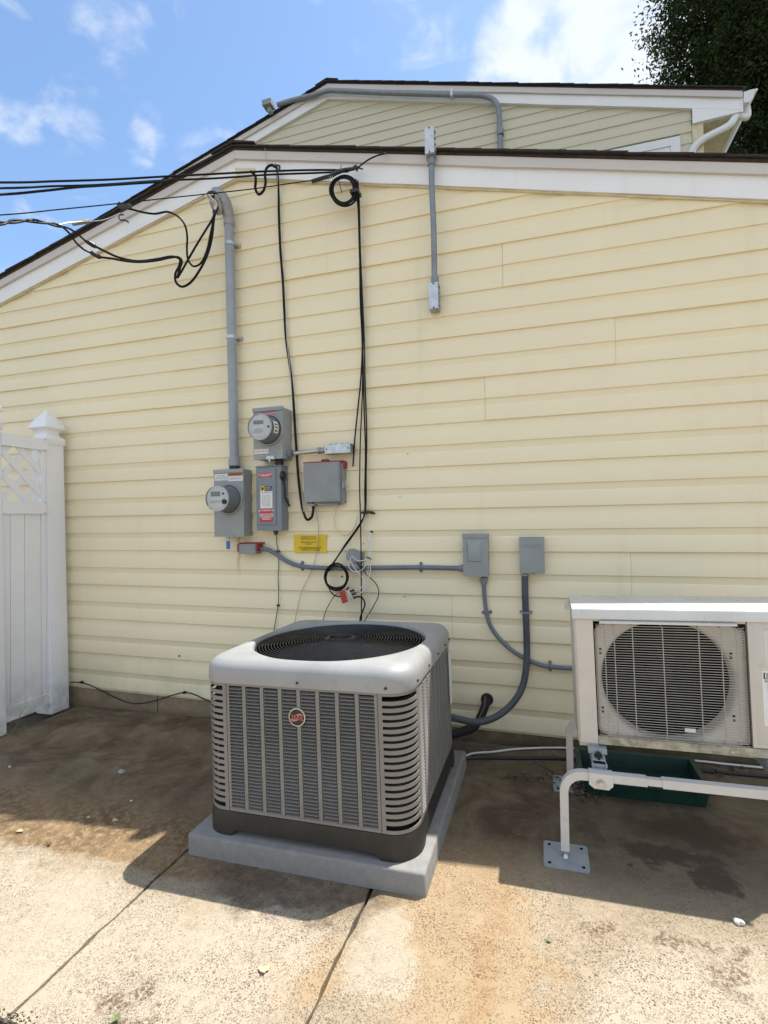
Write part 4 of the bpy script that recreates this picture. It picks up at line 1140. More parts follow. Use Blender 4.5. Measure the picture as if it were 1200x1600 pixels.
# flat drop beside the mast, with its own loop at the top
dc = thing('drop_cable', 'flat black cable with a pale stripe hanging down to the telephone box', 'cable', P(460, 700, -.03))
pts = [P(392, 268, -.24), P(398, 273, -.20), P(399.5, 285, -.12), P(399, 295, -.10), P(404, 303.5, -.09), P(411, 299, -.09), P(415, 285, -.09), P(414, 272, -.10), P(418, 261, -.095), P(425, 258, -.085), P(431, 261, -.08)]
bm = B(); tube(bm, pts, .0078, 8, 6); part('slack_loop', bm, M_RUB, dc)
pts = [P(433, 262, -.075), P(434, 275, -.07), *W((435, 300), (436, 340), (438, 390), (442, 440), (444, 480), (447, 530), (454, 580), (458, 620), (461, 670), (463, 700), (466, 745), (470, 780), (474, 800, -.045), (480, 812, -.05), (487, 808, -.055), (489.5, 795, -.055), (489, 784, -.055), y=-.034)]
bm = B(); tube(bm, pts, .0074, 8, 6, flat=1.0); part('jacket', bm, M_RUB, dc)
q = spline(pts[:15], 6); st = []
for i, p in enumerate(q):
    a = i * .16
    st.append(p + Vector((math.cos(a) * .0076, -math.sin(a) * .0076 - .0005, 0)))
bm = B(); tube(bm, st, .0014, 5, 1); part('pale_stripe', bm, M_WHW, dc)
bm = B(); tube(bm, [P(430, 262, -.07), P(433, 258.5, -.075), P(437, 260, -.075), P(436, 265, -.07), P(431, 265, -.075)], .0055, 7, 5); tube(bm, [P(427, 262, -.08), P(429, 258, -.09), P(431, 256, -.095)], .003, 6, 3); part('anchor_knob', bm, M_BLKP, dc)
wire('thin_wire', [P(414, 226, -.02), P(414.5, 236, -.085), P(416, 247, -.078), P(419, 257, -.08)], .0014, M_GYW, cat='wire', label='thin pale wire coming down over the roof edge to the cable loop', seg=5)
# little flashing pieces on the rake
bm = B(); a = P(368, 263, -.045); prism(bm, [(a.x, a.z), (a.x + .13, a.z - .030), (a.x + .128, a.z - .045), (a.x + .002, a.z - .030)], -.050, -.037)
part('bracket_plate', bm, M_JCH, cat='bracket', label='small pale bracket on the rake board right of the ridge')

# service conductors
sc = thing('service_cable', 'heavy twisted black service cable swinging from the overhead line into the weatherhead', 'cable', P(290, 430, -.15))
H = HEADC
yb = -.50
A0 = [P(0, 349, -1.0), P(20, 346, -.93), P(50, 345, -.83), P(80, 350, -.72), P(98, 354, -.66)]
far0 = far(A0[0], A0[1], 9); far0.z += .6
tw = []
base = spline([far0] + A0, 10)
for ph, nm in ((0, 'conductor'), (math.pi, 'conductor')):
    q = []
    for i, p in enumerate(base):
        a = ph + i * .26; q.append(p + Vector((0, math.cos(a), math.sin(a))) * .0058)
    if ph == 0: q += [P(110, 358, -.60), P(124, 368, -.52), P(135, 378, -.46)]
    else: q += [P(108, 364, -.60), P(118, 378, -.53), P(131, 390, -.46), P(144, 396, -.42)]
    bm = B(); tube(bm, q, .0054, 8, 2); part(nm, bm, M_RUB, sc)
def conn(a, b, r=.013):
    bm = B(); a, b = Vector(a), Vector(b); d = b - a
    cyl(bm, a, a + d * .25, r * .7, r, 10); cyl(bm, a + d * .25, a + d * .8, r, seg=10); cyl(bm, a + d * .8, b, r, r * .7, 10)
    return part('connector', bm, M_BLKP, sc)
conn(P(134, 376, -.47), P(150, 386, -.42)); conn(P(141, 394, -.44), P(158, 403, -.40))
wt = H + Vector((-.012, -.012, -.05))
a1 = [P(149, 385, -.42), P(165, 393, -.39), P(185, 402, -.36), P(215, 408, -.32), P(245, 405, -.28), P(270, 401, -.25), P(281, 405, -.24), P(280, 415, -.24), P(274, 428, -.23), P(275, 441, -.22), P(284, 448, -.21), P(297, 442, -.20), P(312, 422, -.18), P(324, 398, -.16), P(331, 372, -.145), P(334, 345, -.14), P(337, 325, -.14), P(342, 312, -.13), H + Vector((0, .01, 0))]
bm = B(); tube(bm, a1, .0070, 8, 5); part('conductor', bm, M_RUB, sc)
a2 = [P(157, 402, -.40), P(175, 404, -.37), P(190, 407, -.355), P(215, 409.5, -.325), P(245, 407, -.285), P(266, 402.5, -.26), P(279, 402, -.25), P(284, 407, -.24), P(281, 420, -.235), P(277, 434, -.225), P(283, 425, -.21), P(296, 402, -.19), P(310, 378, -.17), P(323, 357, -.155), P(333, 340, -.145), P(338, 322, -.14), P(345, 311, -.13), H + Vector((.005, .01, -.004))]
bm = B(); tube(bm, a2, .0062, 8, 5); part('conductor', bm, M_RUB, sc)
a3 = [P(188, 324, -.42), P(205, 327, -.39), P(225, 332, -.36), P(243, 334, -.33), P(262, 331, -.30), P(278, 338, -.27), P(289, 352, -.25), P(292.5, 370, -.23), P(292, 390, -.215), P(294, 406, -.20), P(302, 416, -.19), P(313, 412, -.18), P(323, 392, -.165), P(329, 365, -.15), P(334, 342, -.14), P(340, 325, -.135), P(347, 313, -.13), H + Vector((.01, .012, -.002))]
bm = B(); tube(bm, a3, .0058, 8, 5); part('neutral_conductor', bm, M_RUB, sc)
bm = B(); ball(bm, P(335, 331, -.145), .013, 10, (1, .8, 1.3)); part('bundle_tie', bm, M_BLKP, sc)
for dx in (-.012, .012):
    bm = B(); tube(bm, [H + Vector((dx * 1.2 + .006, .004, .004)), H + Vector((dx, -.022, -.014)), P(337 + dx * 120, 318, -.15), P(335.5 + dx * 50, 328, -.145)], .0052, 8, 4); part('lead_end', bm, M_WHW, sc, label='bare pale end of a service lead in the weatherhead')
# neutral messenger to the rake
bm = B(); tube(bm, [P(92, 351, -.68), P(105, 348, -.63), P(130, 346, -.54), P(160, 344, -.46), P(188, 333, -.38)], .0028, 6, 4); part('messenger_wire', bm, M_STEEL, sc)
bm = B(); cyl(bm, P(114, 350, -.58), P(138, 345, -.50), .010, .014, 8); part('wedge_clamp', bm, simple('pale_clamp', (.24, .22, .19), .6), sc)
bm = B(); box(bm, *sum(([min(a, b), max(a, b)] for a, b in zip(P(188, 319, -.42) + Vector((0, -.015, -.008)), P(203, 325, -.42) + Vector((0, .015, .008)))), [])); part('split_bolt', bm, M_BLKP, sc, bevel=.006)
bm = B(); tube(bm, [P(188, 323, -.42), P(184, 320, -.42), P(188, 316, -.42)], .006, 6, 4); part('tape', bm, M_BLKP, sc)
bm = B(); tube(bm, [P(193, 335.5, -.075), P(187, 336, -.10), P(186, 341, -.115), P(189, 344, -.12), P(195, 344, -.11), P(201, 347.5, -.10)], .0048, 7, 5)
part('house_hook', bm, M_BLKP, cat='hook', label='black curled hook screwed into the left rake board below the service cable')
a = P(72, 386, -.05)
bm = B(); box(bm, a.x - .02, a.x + .06, -.03, .08, a.z - .012, a.z + .012); part('roof_bracket', bm, M_GUT, cat='bracket', label='small pale bracket standing on the left roof edge')

# ------------------------------------------------------------------ wire tangle
wp_ = thing('wall_plate', 'crooked grey wall box behind the tangle of white wires', 'utility box', P(553, 882, -.03))
a = P(541, 860, -.05)
def pp2(l, y): return [(P(x, yv, y).x, P(x, yv, y).z) for x, yv in l]
bm = B(); prism(bm, pp2([(545, 858), (550, 857.5), (557, 861), (566, 863), (566, 879), (549, 878), (541, 874), (541, 866)], -.05), -.05, -.015); part('plate_body', bm, M_PLG, wp_, bevel=.004)
bm = B(); prism(bm, pp2([(549, 879.5), (560, 880), (560, 890), (551, 889)], -.045), -.045, -.015); part('grommet', bm, M_ENC, wp_, bevel=.003)
c = coil('cable_coil', 'lower coil of black cable left of the red tag, above the condenser', 526, 901, 17.5, 20, 5, -.060, .0042, .16, 9)
wire('loose_wire', W((513, 915), (517, 925), (524, 931), (532, 932), y=-.06), .0036, M_RUB, cat='wire', label='short black cable end curving from the lower coil to the red tag')
wire('loose_wire', W((529, 926), (522, 932), (515, 943), (509, 955), (505, 968), (500, 985), y=-.04), .0022, M_RUB, cat='wire', label='thin dark wire from the red tag down behind the condenser')
wire('loose_wire', W((556, 879), (561, 884), (567, 891), (574, 899), (582, 906), (588, 913), (591.5, 922), (591, 932), (586, 943), (579, 955), (571, 968), (562, 985), y=-.05), .0026, M_RUB, cat='wire', label='thin black wire bowing right from the grey wall box to behind the condenser')
wire('loose_wire', W((552, 934.5, -.07), (558, 932.5, -.07), (565, 933.5), (569, 939), (570, 946), (567, 954), (563.5, 963), (562, 975), (561, 990), y=-.055), .0042, M_RUB, cat='wire', label='thick black cable curling from the splitter to behind the condenser')
tag_ = thing('splitter', 'silver cable splitter with a bright red tag hanging in the wire tangle', 'splitter', P(545, 935, -.06))
bm = B(); prism(bm, pp2([(541, 924), (545.5, 922.5), (552.5, 935), (548.5, 937.5)], -.075), -.075, -.055); part('splitter_body', bm, M_STEEL, tag_, bevel=.002)
for a, b in (((545, 925), (554, 921.5)), ((548, 929.5), (556, 927)), ((550, 934.5), (556, 933.5)), ((541, 921), (545, 918))):
    bm = B(); cyl(bm, P(*a, -.065), P(*b, -.067), .0055, seg=8); part('connector', bm, M_BLKP, tag_)
bm = B(); prism(bm, pp2([(529.5, 924), (538, 921.5), (543.5, 940.5), (535, 943.5)], -.082), -.082, -.079); part('tag_plate', bm, M_TAG, tag_, bevel=.0006)
GW = 'white wires in the tangle'
for lab, l, r in (
    ('white wire from the hole in the siding looping low round the grey wall box', [(580.5, 832, -.016), (579, 834, -.035), (575.5, 842), (575.5, 852), (577, 863), (574.5, 873), (572, 882), (566, 890), (558, 893.5), (550, 891.5), (545, 886), (544.5, 881), (547, 876, -.05)], .0030),
    ('short white wire sagging from the grey wall box to the cable tie', [(549, 868.5, -.052), (552, 871), (557, 875), (563, 876.5), (569, 875.5), (574, 872.5)], .0028),
    ('white wire running from the wall box down to the splitter', [(547.5, 871, -.052), (548, 876), (551, 882), (555, 889), (561, 896), (566, 902), (569.5, 908), (569.5, 913, -.06), (565, 918, -.065), (557, 921.5, -.067), (553, 922, -.067)], .0030),
    ('outer white wire from the siding hole down to the middle splitter port', [(580.5, 832, -.016), (580, 836, -.035), (577.5, 845), (577.5, 858), (578, 872), (579, 884), (578, 896), (575, 907), (571.5, 918, -.06), (566, 925, -.065), (558, 928, -.067)], .0030),
    ('thin white wire hanging from the cable tie to behind the condenser', [(576, 872), (575, 890), (573, 905), (575.5, 920), (577, 940), (576, 955), (575.5, 970), (575, 990)], .0016)):
    wire('loose_wire', [P(p[0], p[1], p[2] if len(p) > 2 else -.055) for p in l], r, M_WHW, cat='wire', label=lab, group=GW)
bm = B(); tube(bm, W((572.5, 870.5), (576, 871.5), (580.5, 874), y=-.062), .0035, 6, 4); part('cable_tie', bm, M_BLKP, cat='cable tie', label='black cable tie round the bundle of white wires')
bm = B(); c = P(580.5, 831, -.0165); cyl(bm, c + Vector((0, .004, 0)), c + Vector((0, -.0012, 0)), .0085, seg=12); part('wall_hole', bm, M_BLKP, cat='hole', label='small dark hole in the siding where the white wires come out')
wire('ground_wire', W((431, 832, -.05), (432, 838), (432.5, 850), (435, 866), (435.5, 885), (434.5, 905), (435.5, 925), (434.5, 945), (432, 962), (428.5, 982), (427, 1005), y=-.026), .0026, M_GRN, cat='wire', label='green grounding wire running down from the safety switch')
for px, py in ((435, 861), (434.8, 946)):
    c = P(px, py, -.024); bm = B(); box(bm, c.x - .008, c.x + .006, -.030, -.016, c.z - .005, c.z + .005); part('wire_clip', bm, M_BLKP, cat='clip', bevel=.001, label='small black clip on the green grounding wire, %s' % ('above the blue grey conduit' if py < 900 else 'just above the condenser'))
wire('loose_wire', W((490, 787, -.05), (494, 800), (497, 815), (498, 832), (497, 850), (494, 868), (488, 890), (479, 908), (471, 925), (466, 945), (461.5, 966), (459, 985), y=-.028), .0016, M_GYW, cat='wire', label='thin grey wire from the telephone box crossing the yellow sign', seg=6)
wire('loose_wire', W((525, 787, -.05), (525, 797), (522.5, 812), (524, 824), (531, 833), (541, 837), (550, 830), (556, 818), (559, 806), y=-.03), .0018, simple('cream_wire', (.52, .47, .34), .5), cat='wire', label='thin cream wire sagging right of the telephone box', seg=6)
for k, (px, py) in enumerate(((541, 849), (568, 849.5), (591, 857.5), (534, 901), (637, 709), (625, 776), (280, 1025), (632, 932))):
    c = P(px, py, -.0155); bm = B(); cyl(bm, c + Vector((0, .004, 0)), c + Vector((0, -.0015, 0)), (.0032, .0035, .004, .005, .0025, .0025, .006, .003)[k], seg=8); part('plug', bm, simple('old_plug', (.10, .08, .05), .7), wing, label='dark old screw hole in the siding')
# low cable along the foundation
wire('low_cable', [P(110, 1066, -.03), *W((120, 1066), (127, 1067), (140, 1070.5), (160, 1080), (180, 1090), (205, 1099), (222, 1099), (245, 1094), (270, 1086), (288, 1082), (303, 1085), (318, 1092), (335, 1099), (360, 1104), y=-.026)], .0032, M_RUB, cat='cable', label='thin black cable sagging along the foundation left of the condenser')
for k, (px, py) in enumerate(((127, 1066), (288, 1082))):
    c = P(px, py, -.026); bm = B(); box(bm, c.x - .007, c.x + .007, -.034, -.014, c.z - .006, c.z + .007); part('cable_clip', bm, M_BLKP, cat='clip', bevel=.001, label='black clip on the low cable, %s' % ('next to the fence post' if k == 0 else 'near the condenser'))
# line set through the wall
ls = thing('line_set', 'black insulated refrigerant pipe leaving a round sleeve in the siding behind the condenser', 'pipe', P(760, 1090, -.03))
c = P(761, 1093, -.02)
bm = B(); cyl(bm, (c.x, -.004, c.z), (c.x, -.028, c.z), .034, .030, 24); part('sleeve', bm, M_BLKP, ls, bevel=.003)
bm = B(); tube(bm, [(c.x - .002, -.01, c.z - .004), P(759, 1100, -.055), P(752, 1118, -.09), P(742, 1134, -.13), P(722, 1143, -.18), P(695, 1150, -.24), P(670, 1155, -.30)], .021, 14, 6); part('insulated_pipe', bm, simple('foam_insulation', (.011, .011, .012), .8, bump=.6), ls)
bm = B(); tube(bm, [P(758, 1088, -.045), P(757, 1102, -.082), P(750, 1120, -.12), P(742, 1140, -.14), P(728, 1152, -.15), P(705, 1160, -.17), P(690, 1163, -.2)], .0042, 8, 6); part('control_wire', bm, simple('brown_wire', (.09, .06, .045), .5), ls)
# ------------------------------------------------------------------ condenser on its pad
M_CAB = simple('condenser_grey_paint', (.215, .206, .192), .42, .15, var=.06, nscale=7, dirt=.16)
M_CAP = simple('condenser_sunlit_paint', (.31, .315, .315), .46, .05, var=.09, nscale=5, dirt=.2)  # cabinet paint lightened to suggest sun on the cap
M_BASE = simple('condenser_base_plastic', (.022, .019, .016), .5, var=.15, nscale=8, dirt=.15, dirtcol=(.14, .11, .08))
M_PAD = simple('composite_pad', (.225, .222, .212), .85, var=.08, nscale=30, bump=1.0, dirt=.3, dirtcol=(.10, .09, .07))
M_COIL = simple('coil_dark', (.02, .02, .025), .7, .1, var=.3, nscale=60)
M_IN = simple('interior_shade', (.005, .005, .005), .9, spec=.1)  # near-black colour stands in for shade inside fan bays and holes
M_WIRE = simple('grille_wire_black', (.020, .020, .022), .33, .3, var=.1)
PCX, PCY = -.800, -.728
pad = thing('condenser_pad', 'grey moulded pad under the large condenser unit', 'pad', (PCX, PCY, gz(PCX)), (0, TILT, 0))
bm = B()
loft(bm, [rrect(.872, .882, .010, 0, 3), rrect(.869, .879, .010, .064, 3), rrect(.866, .876, .009, .069, 3), rrect(.858, .868, .008, .072, 3)])
part('pad_body', bm, M_PAD, pad, local=True, smooth=50)
bm = B(); box(bm, -.05, .05, -.4395, -.4365, .052, .064); part('molded_tab', bm, M_PAD, pad, local=True, bevel=.001)

UWX, UWY, UH = .786, .785, .612
AX, AY = -.797, -.7415
ac = thing('condenser_unit', 'large square grey air conditioner with louvred sides and round black top grille', 'air conditioner', (AX, AY, gz(AX) + .0725), (0, TILT, 0))
def apart(name, bm, mat, parent=None, **k): return part(name, bm, mat, parent or ac, local=True, **k)
RC = .088
# base
bm = B(); ring = rrect(UWX + .012, UWY + .012, RC + .006, 0, 8); rin = rrect(UWX - .03, UWY - .03, RC - .015, 0, 8)
def bz(p):
    u = max(abs(p.x), abs(p.y)); m = min(abs(p.x), abs(p.y))
    return .0
n = len(ring)
# foot cutouts: the skirt lifts between the corners
ring2 = []; 
for i in range(n):
    a, b = ring[i], ring[(i + 1) % n]; L = (b - a).length
    if L > .1:
        d = (b - a).normalized(); ring2 += [(a, 0), (a + d * .025, 0), (a + d * .045, .020), (b - d * .045, .020), (b - d * .025, 0)]
    else: ring2.append((a, 0))
R0 = [Vector((p.x, p.y, z)) for p, z in ring2]; R1 = [Vector((p.x, p.y, .055)) for p, z in ring2]
R2 = [Vector((p.x * .988, p.y * .988, .082)) for p, z in ring2]; R3 = [Vector((p.x * .93, p.y * .93, .084)) for p, z in ring2]
R4 = [Vector((p.x * .965, p.y * .965, z + .0002)) for p, z in ring2]
loft(bm, [R4, R0, R1, R2, R3], cap0=False, cap1=False)
apart('base', bm, M_BASE, smooth=50)
Z0, Z1 = .084, .535
# inner coil and core (dark mass seen through the louvres)
bm = B(); loft(bm, [rrect(UWX - .055, UWY - .055, RC - .02, .03, 6), rrect(UWX - .055, UWY - .055, RC - .02, .50, 6)]); apart('coil', bm, M_COIL)
# louvre faces
NC, NR = 8, 36
FW = .566; PITCHX = FW / NC; PITCHZ = (Z1 - Z0 - .022) / NR
def slat_mesh(w, flip=False):
    bm = B(); h = PITCHZ
    pr = [(-.0015, -.0002), (.002, .0008), (.011, h * .40), (.0105, h * .47), (.0005, h * .20), (-.0015, h * .13)]   # (inwards, up)
    # rounded ends: three cross sections each side pull the blade in
    secs = []
    for s, k in ((-w / 2, 0), (-w / 2 + .004, 1), (w / 2 - .004, 1), (w / 2, 0)):
        if k: secs.append([Vector((s, y, z)) for y, z in pr])
        else: secs.append([Vector((s, y * .25 + .003, z * .45 + h * .50)) for y, z in pr])
    loft(bm, secs)
    return bm
slat_data = None; stuff_me = None
def louver_face(k, individual, solid_tail=False):
    """k quarter turns; frame of ribs and rails plus the blades between"""
    half = (UWY if k % 2 == 0 else UWX) / 2
    rot = Matrix.Rotation(k * math.pi / 2, 4, 'Z')
    bm = B(); y = -half
    rib = .0135
    for i in range(NC + 1):
        x = -FW / 2 + i * PITCHX
        if i == 0: a, b = x, x + rib * .75
        elif i == NC: a, b = x - rib * .75, x
        else: a, b = x - rib / 2, x + rib / 2
        box(bm, a, b, y, y + .0035, Z0 + .0105, Z1 - .0105)
    box(bm, -FW / 2, FW / 2, y, y + .0035, Z0, Z0 + .0100); box(bm, -FW / 2, FW / 2, y, y + .0035, Z1 - .0100, Z1)
    bm.transform(rot); apart('louver_frame', bm, M_CAB, bevel=.0006, seg=1)
    w = PITCHX - rib + .001
    global slat_data
    if individual:
        for i in range(NC):
            for j in range(NR):
                x = -FW / 2 + (i + .5) * PITCHX; z = Z0 + .011 + j * PITCHZ
                if slat_data is None:
                    s0 = apart('slat', slat_mesh(w), M_CAB, smooth=30); slat_data = s0
                    s0.location = (x, y + .0012, z)
                else:
                    s = slat_data.copy(); COL.objects.link(s); s.location = (x, y + .0012, z)
                    WM[s.name] = WM[ac.name]
    else:
        bm = B()
        for i in range(NC):
            for j in range(NR):
                x = -FW / 2 + (i + .5) * PITCHX; z = Z0 + .011 + j * PITCHZ
                s = slat_mesh(w); s.transform(Matrix.Translation((x, y + .0012, z)))
                me = bpy.data.meshes.new('t'); s.to_mesh(me); s.free(); bm.from_mesh(me); bpy.data.meshes.remove(me)
        bm.transform(rot)
        apart('louver_slats', bm, M_CAB, smooth=30, kind='stuff')
louver_face(0, True)
louver_face(1, False)
louver_face(3, False)
louver_face(2, False)
# corner grilles
NB = 19
for k in range(4):
    rot = Matrix.Rotation(k * math.pi / 2, 4, 'Z')
    # path round the corner, from the seam of one face to the seam of the next (front right corner)
    hx, hy = UWX / 2, UWY / 2
    path = [Vector((FW / 2 + .002, -hy, 0)), Vector((FW / 2 + .016, -hy, 0))]
    arc = [Vector((hx - RC + RC * math.sin(t), -hy + RC - RC * math.cos(t), 0)) for t in [math.pi / 2 * i / 12 for i in range(13)]]
    path += arc + [Vector((hx, -FW / 2 - .016, 0)), Vector((hx, -FW / 2 - .002, 0))]
    def strip(a, b, za, zb, th=.0032, ins=0.0):
        bm = B(); q = path[a:b]
        cen = []
        for p in q:
            d = Vector((p.x - (hx - RC), p.y + hy - RC, 0))
            nn = Vector((1, 0, 0)) if p.y > -hy + RC else (Vector((0, -1, 0)) if p.x < hx - RC else d.normalized())
            cen.append((p - nn * ins, p - nn * (ins + th)))
        loft(bm, [[Vector((o.x, o.y, za)), Vector((o.x, o.y, zb)), Vector((i_.x, i_.y, zb)), Vector((i_.x, i_.y, za))] for o, i_ in cen])
        bm.transform(rot)
        return bm
    n = len(path)
    bm = strip(0, 2, Z0, Z1); 
    for args in ((n - 2, n, Z0, Z1),):
        s = strip(*args); me = bpy.data.meshes.new('t'); s.to_mesh(me); s.free(); bm.from_mesh(me); bpy.data.meshes.remove(me)
    for za, zb in ((Z0, Z0 + .011), (Z1 - .012, Z1)):
        s = strip(1, n - 1, za, zb); me = bpy.data.meshes.new('t'); s.to_mesh(me); s.free(); bm.from_mesh(me); bpy.data.meshes.remove(me)
    apart('corner_frame', bm, M_CAB, smooth=30)
    if k == 1:
        # service corner: closed sheet with a paper label
        bm = strip(1, n - 1, Z0 + .0115, Z1 - .0125, .003, .0006); apart('service_cover', bm, M_CAB, smooth=30)
        continue
    pz = (Z1 - Z0 - .023) / NB
    for j in range(1, NB):
        za = Z0 + .011 + j * pz - .0065
        bm = strip(1, n - 1, za, za + .0130); apart('corner_bar', bm, M_CAB, smooth=30)
# cap: rounded pan with a big round hole
def rring(w, h, r, z, seg): return rrect(w, h, r, z, seg)
SG = 16; NN = 4 * (SG + 1)
NA = 96
ANG = [2 * math.pi * (i + .5) / NA for i in range(NA)]
def ru(w, h, r, z):
    out = []
    for a in ANG:
        c, s = math.cos(a), math.sin(a); t = min(w / 2 / max(abs(c), 1e-9), h / 2 / max(abs(s), 1e-9))
        x, y = abs(c) * t, abs(s) * t; cx_, cy_ = w / 2 - r, h / 2 - r
        if x > cx_ and y > cy_:
            b = abs(c) * cx_ + abs(s) * cy_; q = cx_ ** 2 + cy_ ** 2 - r * r; t = b + math.sqrt(max(b * b - q, 0)); x, y = abs(c) * t, abs(s) * t
        out.append(Vector((math.copysign(x, c), math.copysign(y, s), z)))
    return out
def circ(r, z):
    return [Vector((r * math.cos(a), r * math.sin(a), z)) for a in ANG]
def blend(t, z, r):
    o = ru(UWX - .056, UWY - .056, RC - .03, 0); c = circ(r, 0)
    return [Vector((a.x * (1 - t) + b.x * t, a.y * (1 - t) + b.y * t, z)) for a, b in zip(o, c)]
OR = .350
bm = B()
prof = [(.002, Z1 + .000), (.006, Z1 - .002), (.008, Z1 + .002), (.007, Z1 + .034), (.003, Z1 + .047), (-.006, Z1 + .058), (-.020, Z1 + .067), (-.040, Z1 + .0735)]
rings = [ru(UWX + d, UWY + d, RC + d / 2, z) for d, z in prof]
rings += [blend(0, Z1 + .0785, OR), blend(.35, Z1 + .0795, OR), blend(.7, Z1 + .0800, OR), circ(OR + .008, Z1 + .0795), circ(OR + .003, Z1 + .0775), circ(OR, Z1 + .072), circ(OR - .001, Z1 + .03), circ(OR - .004, Z1 - .06)]
loft(bm, rings, cap0=False, cap1=False)
apart('top_cap', bm, M_CAP, smooth=60)
bm = B(); loft(bm, [circ(OR - .006, Z1 + .066), circ(OR - .007, Z1 - .07), circ(OR - .02, Z1 - .2)], cap0=False); apart('fan_shroud', bm, M_IN)
# fan grille: rings, spokes and motor cap, slightly domed
GZ = Z1 + .066
def gzr(r): return GZ + .014 * (1 - (r / OR) ** 2)
NRG = 25
for j in range(NRG):
    r = .058 + (OR - .010 - .058) * j / (NRG - 1)
    bm = B(); tube(bm, [Vector((r * math.cos(t), r * math.sin(t), gzr(r))) for t in [2 * math.pi * i / 72 for i in range(72)]], .0021, 6, 1, closed=True)
    apart('grille_ring', bm, M_WIRE)
for i in range(8):
    a = 2 * math.pi * i / 8 + .35
    bm = B(); tube(bm, [Vector((r * math.cos(a), r * math.sin(a), gzr(r) - .004)) for r in (.045, .12, .2, .28, OR - .004)], .0022, 6, 2)
    apart('grille_spoke', bm, M_WIRE)
bm = B(); loft(bm, [circ(.060, gzr(.05) - .006), circ(.062, gzr(.05) + .001), circ(.056, gzr(.05) + .005), circ(.046, gzr(.05) + .006), circ(.044, gzr(.05) - .004)]); hub = apart('motor_cap', bm, M_WIRE, smooth=40)
bm = B(); tube(bm, [Vector((.05 * math.cos(t), .05 * math.sin(t), gzr(.05) + .005)) for t in [2 * math.pi * i / 40 for i in range(40)]], .0025, 6, 1, closed=True); apart('cap_bead', bm, M_WIRE, hub)
for i in range(3):
    a0 = i * 2 * math.pi / 3 + .2
    bm = B(); secs = []
    for t in range(7):
        r = .06 + .26 * t / 6; w = .25 + .5 * t / 6 * (1.1 - .25 * t / 6)
        top = []
        for s in range(7):
            a = a0 + w * (s / 6) * 1.35; top.append(Vector((r * math.cos(a), r * math.sin(a), Z1 - .055 + .055 * (s / 6))))
        secs.append([p + Vector((0, 0, .0012)) for p in top] + [p - Vector((0, 0, .0012)) for p in top[::-1]])
    loft(bm, secs); apart('fan_blade', bm, M_IN, smooth=50)
bm = B(); cyl(bm, (0, 0, Z1 - .12), (0, 0, gzr(.05) - .012), .055, seg=24); apart('fan_motor', bm, M_IN)
# screws on cap and face
for x, y, rz in ((0.0, -UWY / 2 - .0045, 0), (.315, -UWY / 2 - .0045, 0)):
    bm = B(); cyl(bm, (x, y + .002, Z1 + .016), (x, y - .0025, Z1 + .016), .0045, seg=8); apart('screw', bm, M_BASE)
for y in (-.30, -.12, .05, .2, .30):
    bm = B(); cyl(bm, (UWX / 2 + .002, y, Z1 + .018), (UWX / 2 + .008, y, Z1 + .018), .0045, seg=8); apart('screw', bm, M_BASE)
# label on the service corner
bm = B(); q = []
for t in [R(55 + 5 * i) for i in range(8)]:
    rr = RC + .0012; q.append((UWX / 2 - RC + rr * math.cos(R(90) - t), UWY / 2 - RC + rr * math.sin(R(90) - t)))
q = [(UWX / 2 + .0035, UWY / 2 - RC - .03), (UWX / 2 + .0035, UWY / 2 - RC + .01), (UWX / 2 + .003, UWY / 2 - RC + .035)]
for a, b in zip(q, q[1:]):
    v = [bm.verts.new((a[0], a[1], .27)), bm.verts.new((b[0], b[1], .27)), bm.verts.new((b[0], b[1], .50)), bm.verts.new((a[0], a[1], .50))]; bm.faces.new(v)
apart('rating_label', bm, M_STWH)
# badge
bz_ = P(465, 1120, AY - UWY / 2); inv = WM[ac.name].inverted(); bc = inv @ bz_
bx, by, bzv = bc.x, -UWY / 2 - .004, bc.z
def disc(r, y0, y1, mat, name, seg=40):
    bm = B(); cyl(bm, (bx, y0, bzv), (bx, y1, bzv), r, seg=seg); return apart(name, bm, mat)
badge = disc(.0305, by + .004, by - .002, simple('badge_rim', (.62, .58, .46), .35, .3), 'badge')
bm = B(); cyl(bm, (bx, by - .0015, bzv), (bx, by - .0030, bzv), .0272, seg=40); apart('badge_field', bm, M_TXB, badge)
bm = B(); up_, lo = [], []
for i in range(13):
    u = -1 + 2 * i / 12; x = bx + u * .0225
    w = math.sin(u * math.pi) * .0035
    lim = math.sqrt(max(0, .0248 ** 2 - (x - bx) ** 2))
    up_.append((x, min(bzv + .0105 + w, bzv + lim))); lo.append((x, max(bzv - .0105 + w, bzv - lim)))
prism(bm, up_ + lo[::-1], by - .0034, by - .0028); apart('badge_wave', bm, simple('badge_pink', (.55, .16, .13), .4), badge)
t = lettering('RUUD', .0175, WM[ac.name] @ Vector((bx, by - .0038, bzv)), badge, M_TXB, rot=(math.pi / 2, TILT, 0), sx=.98, bold=.0006)

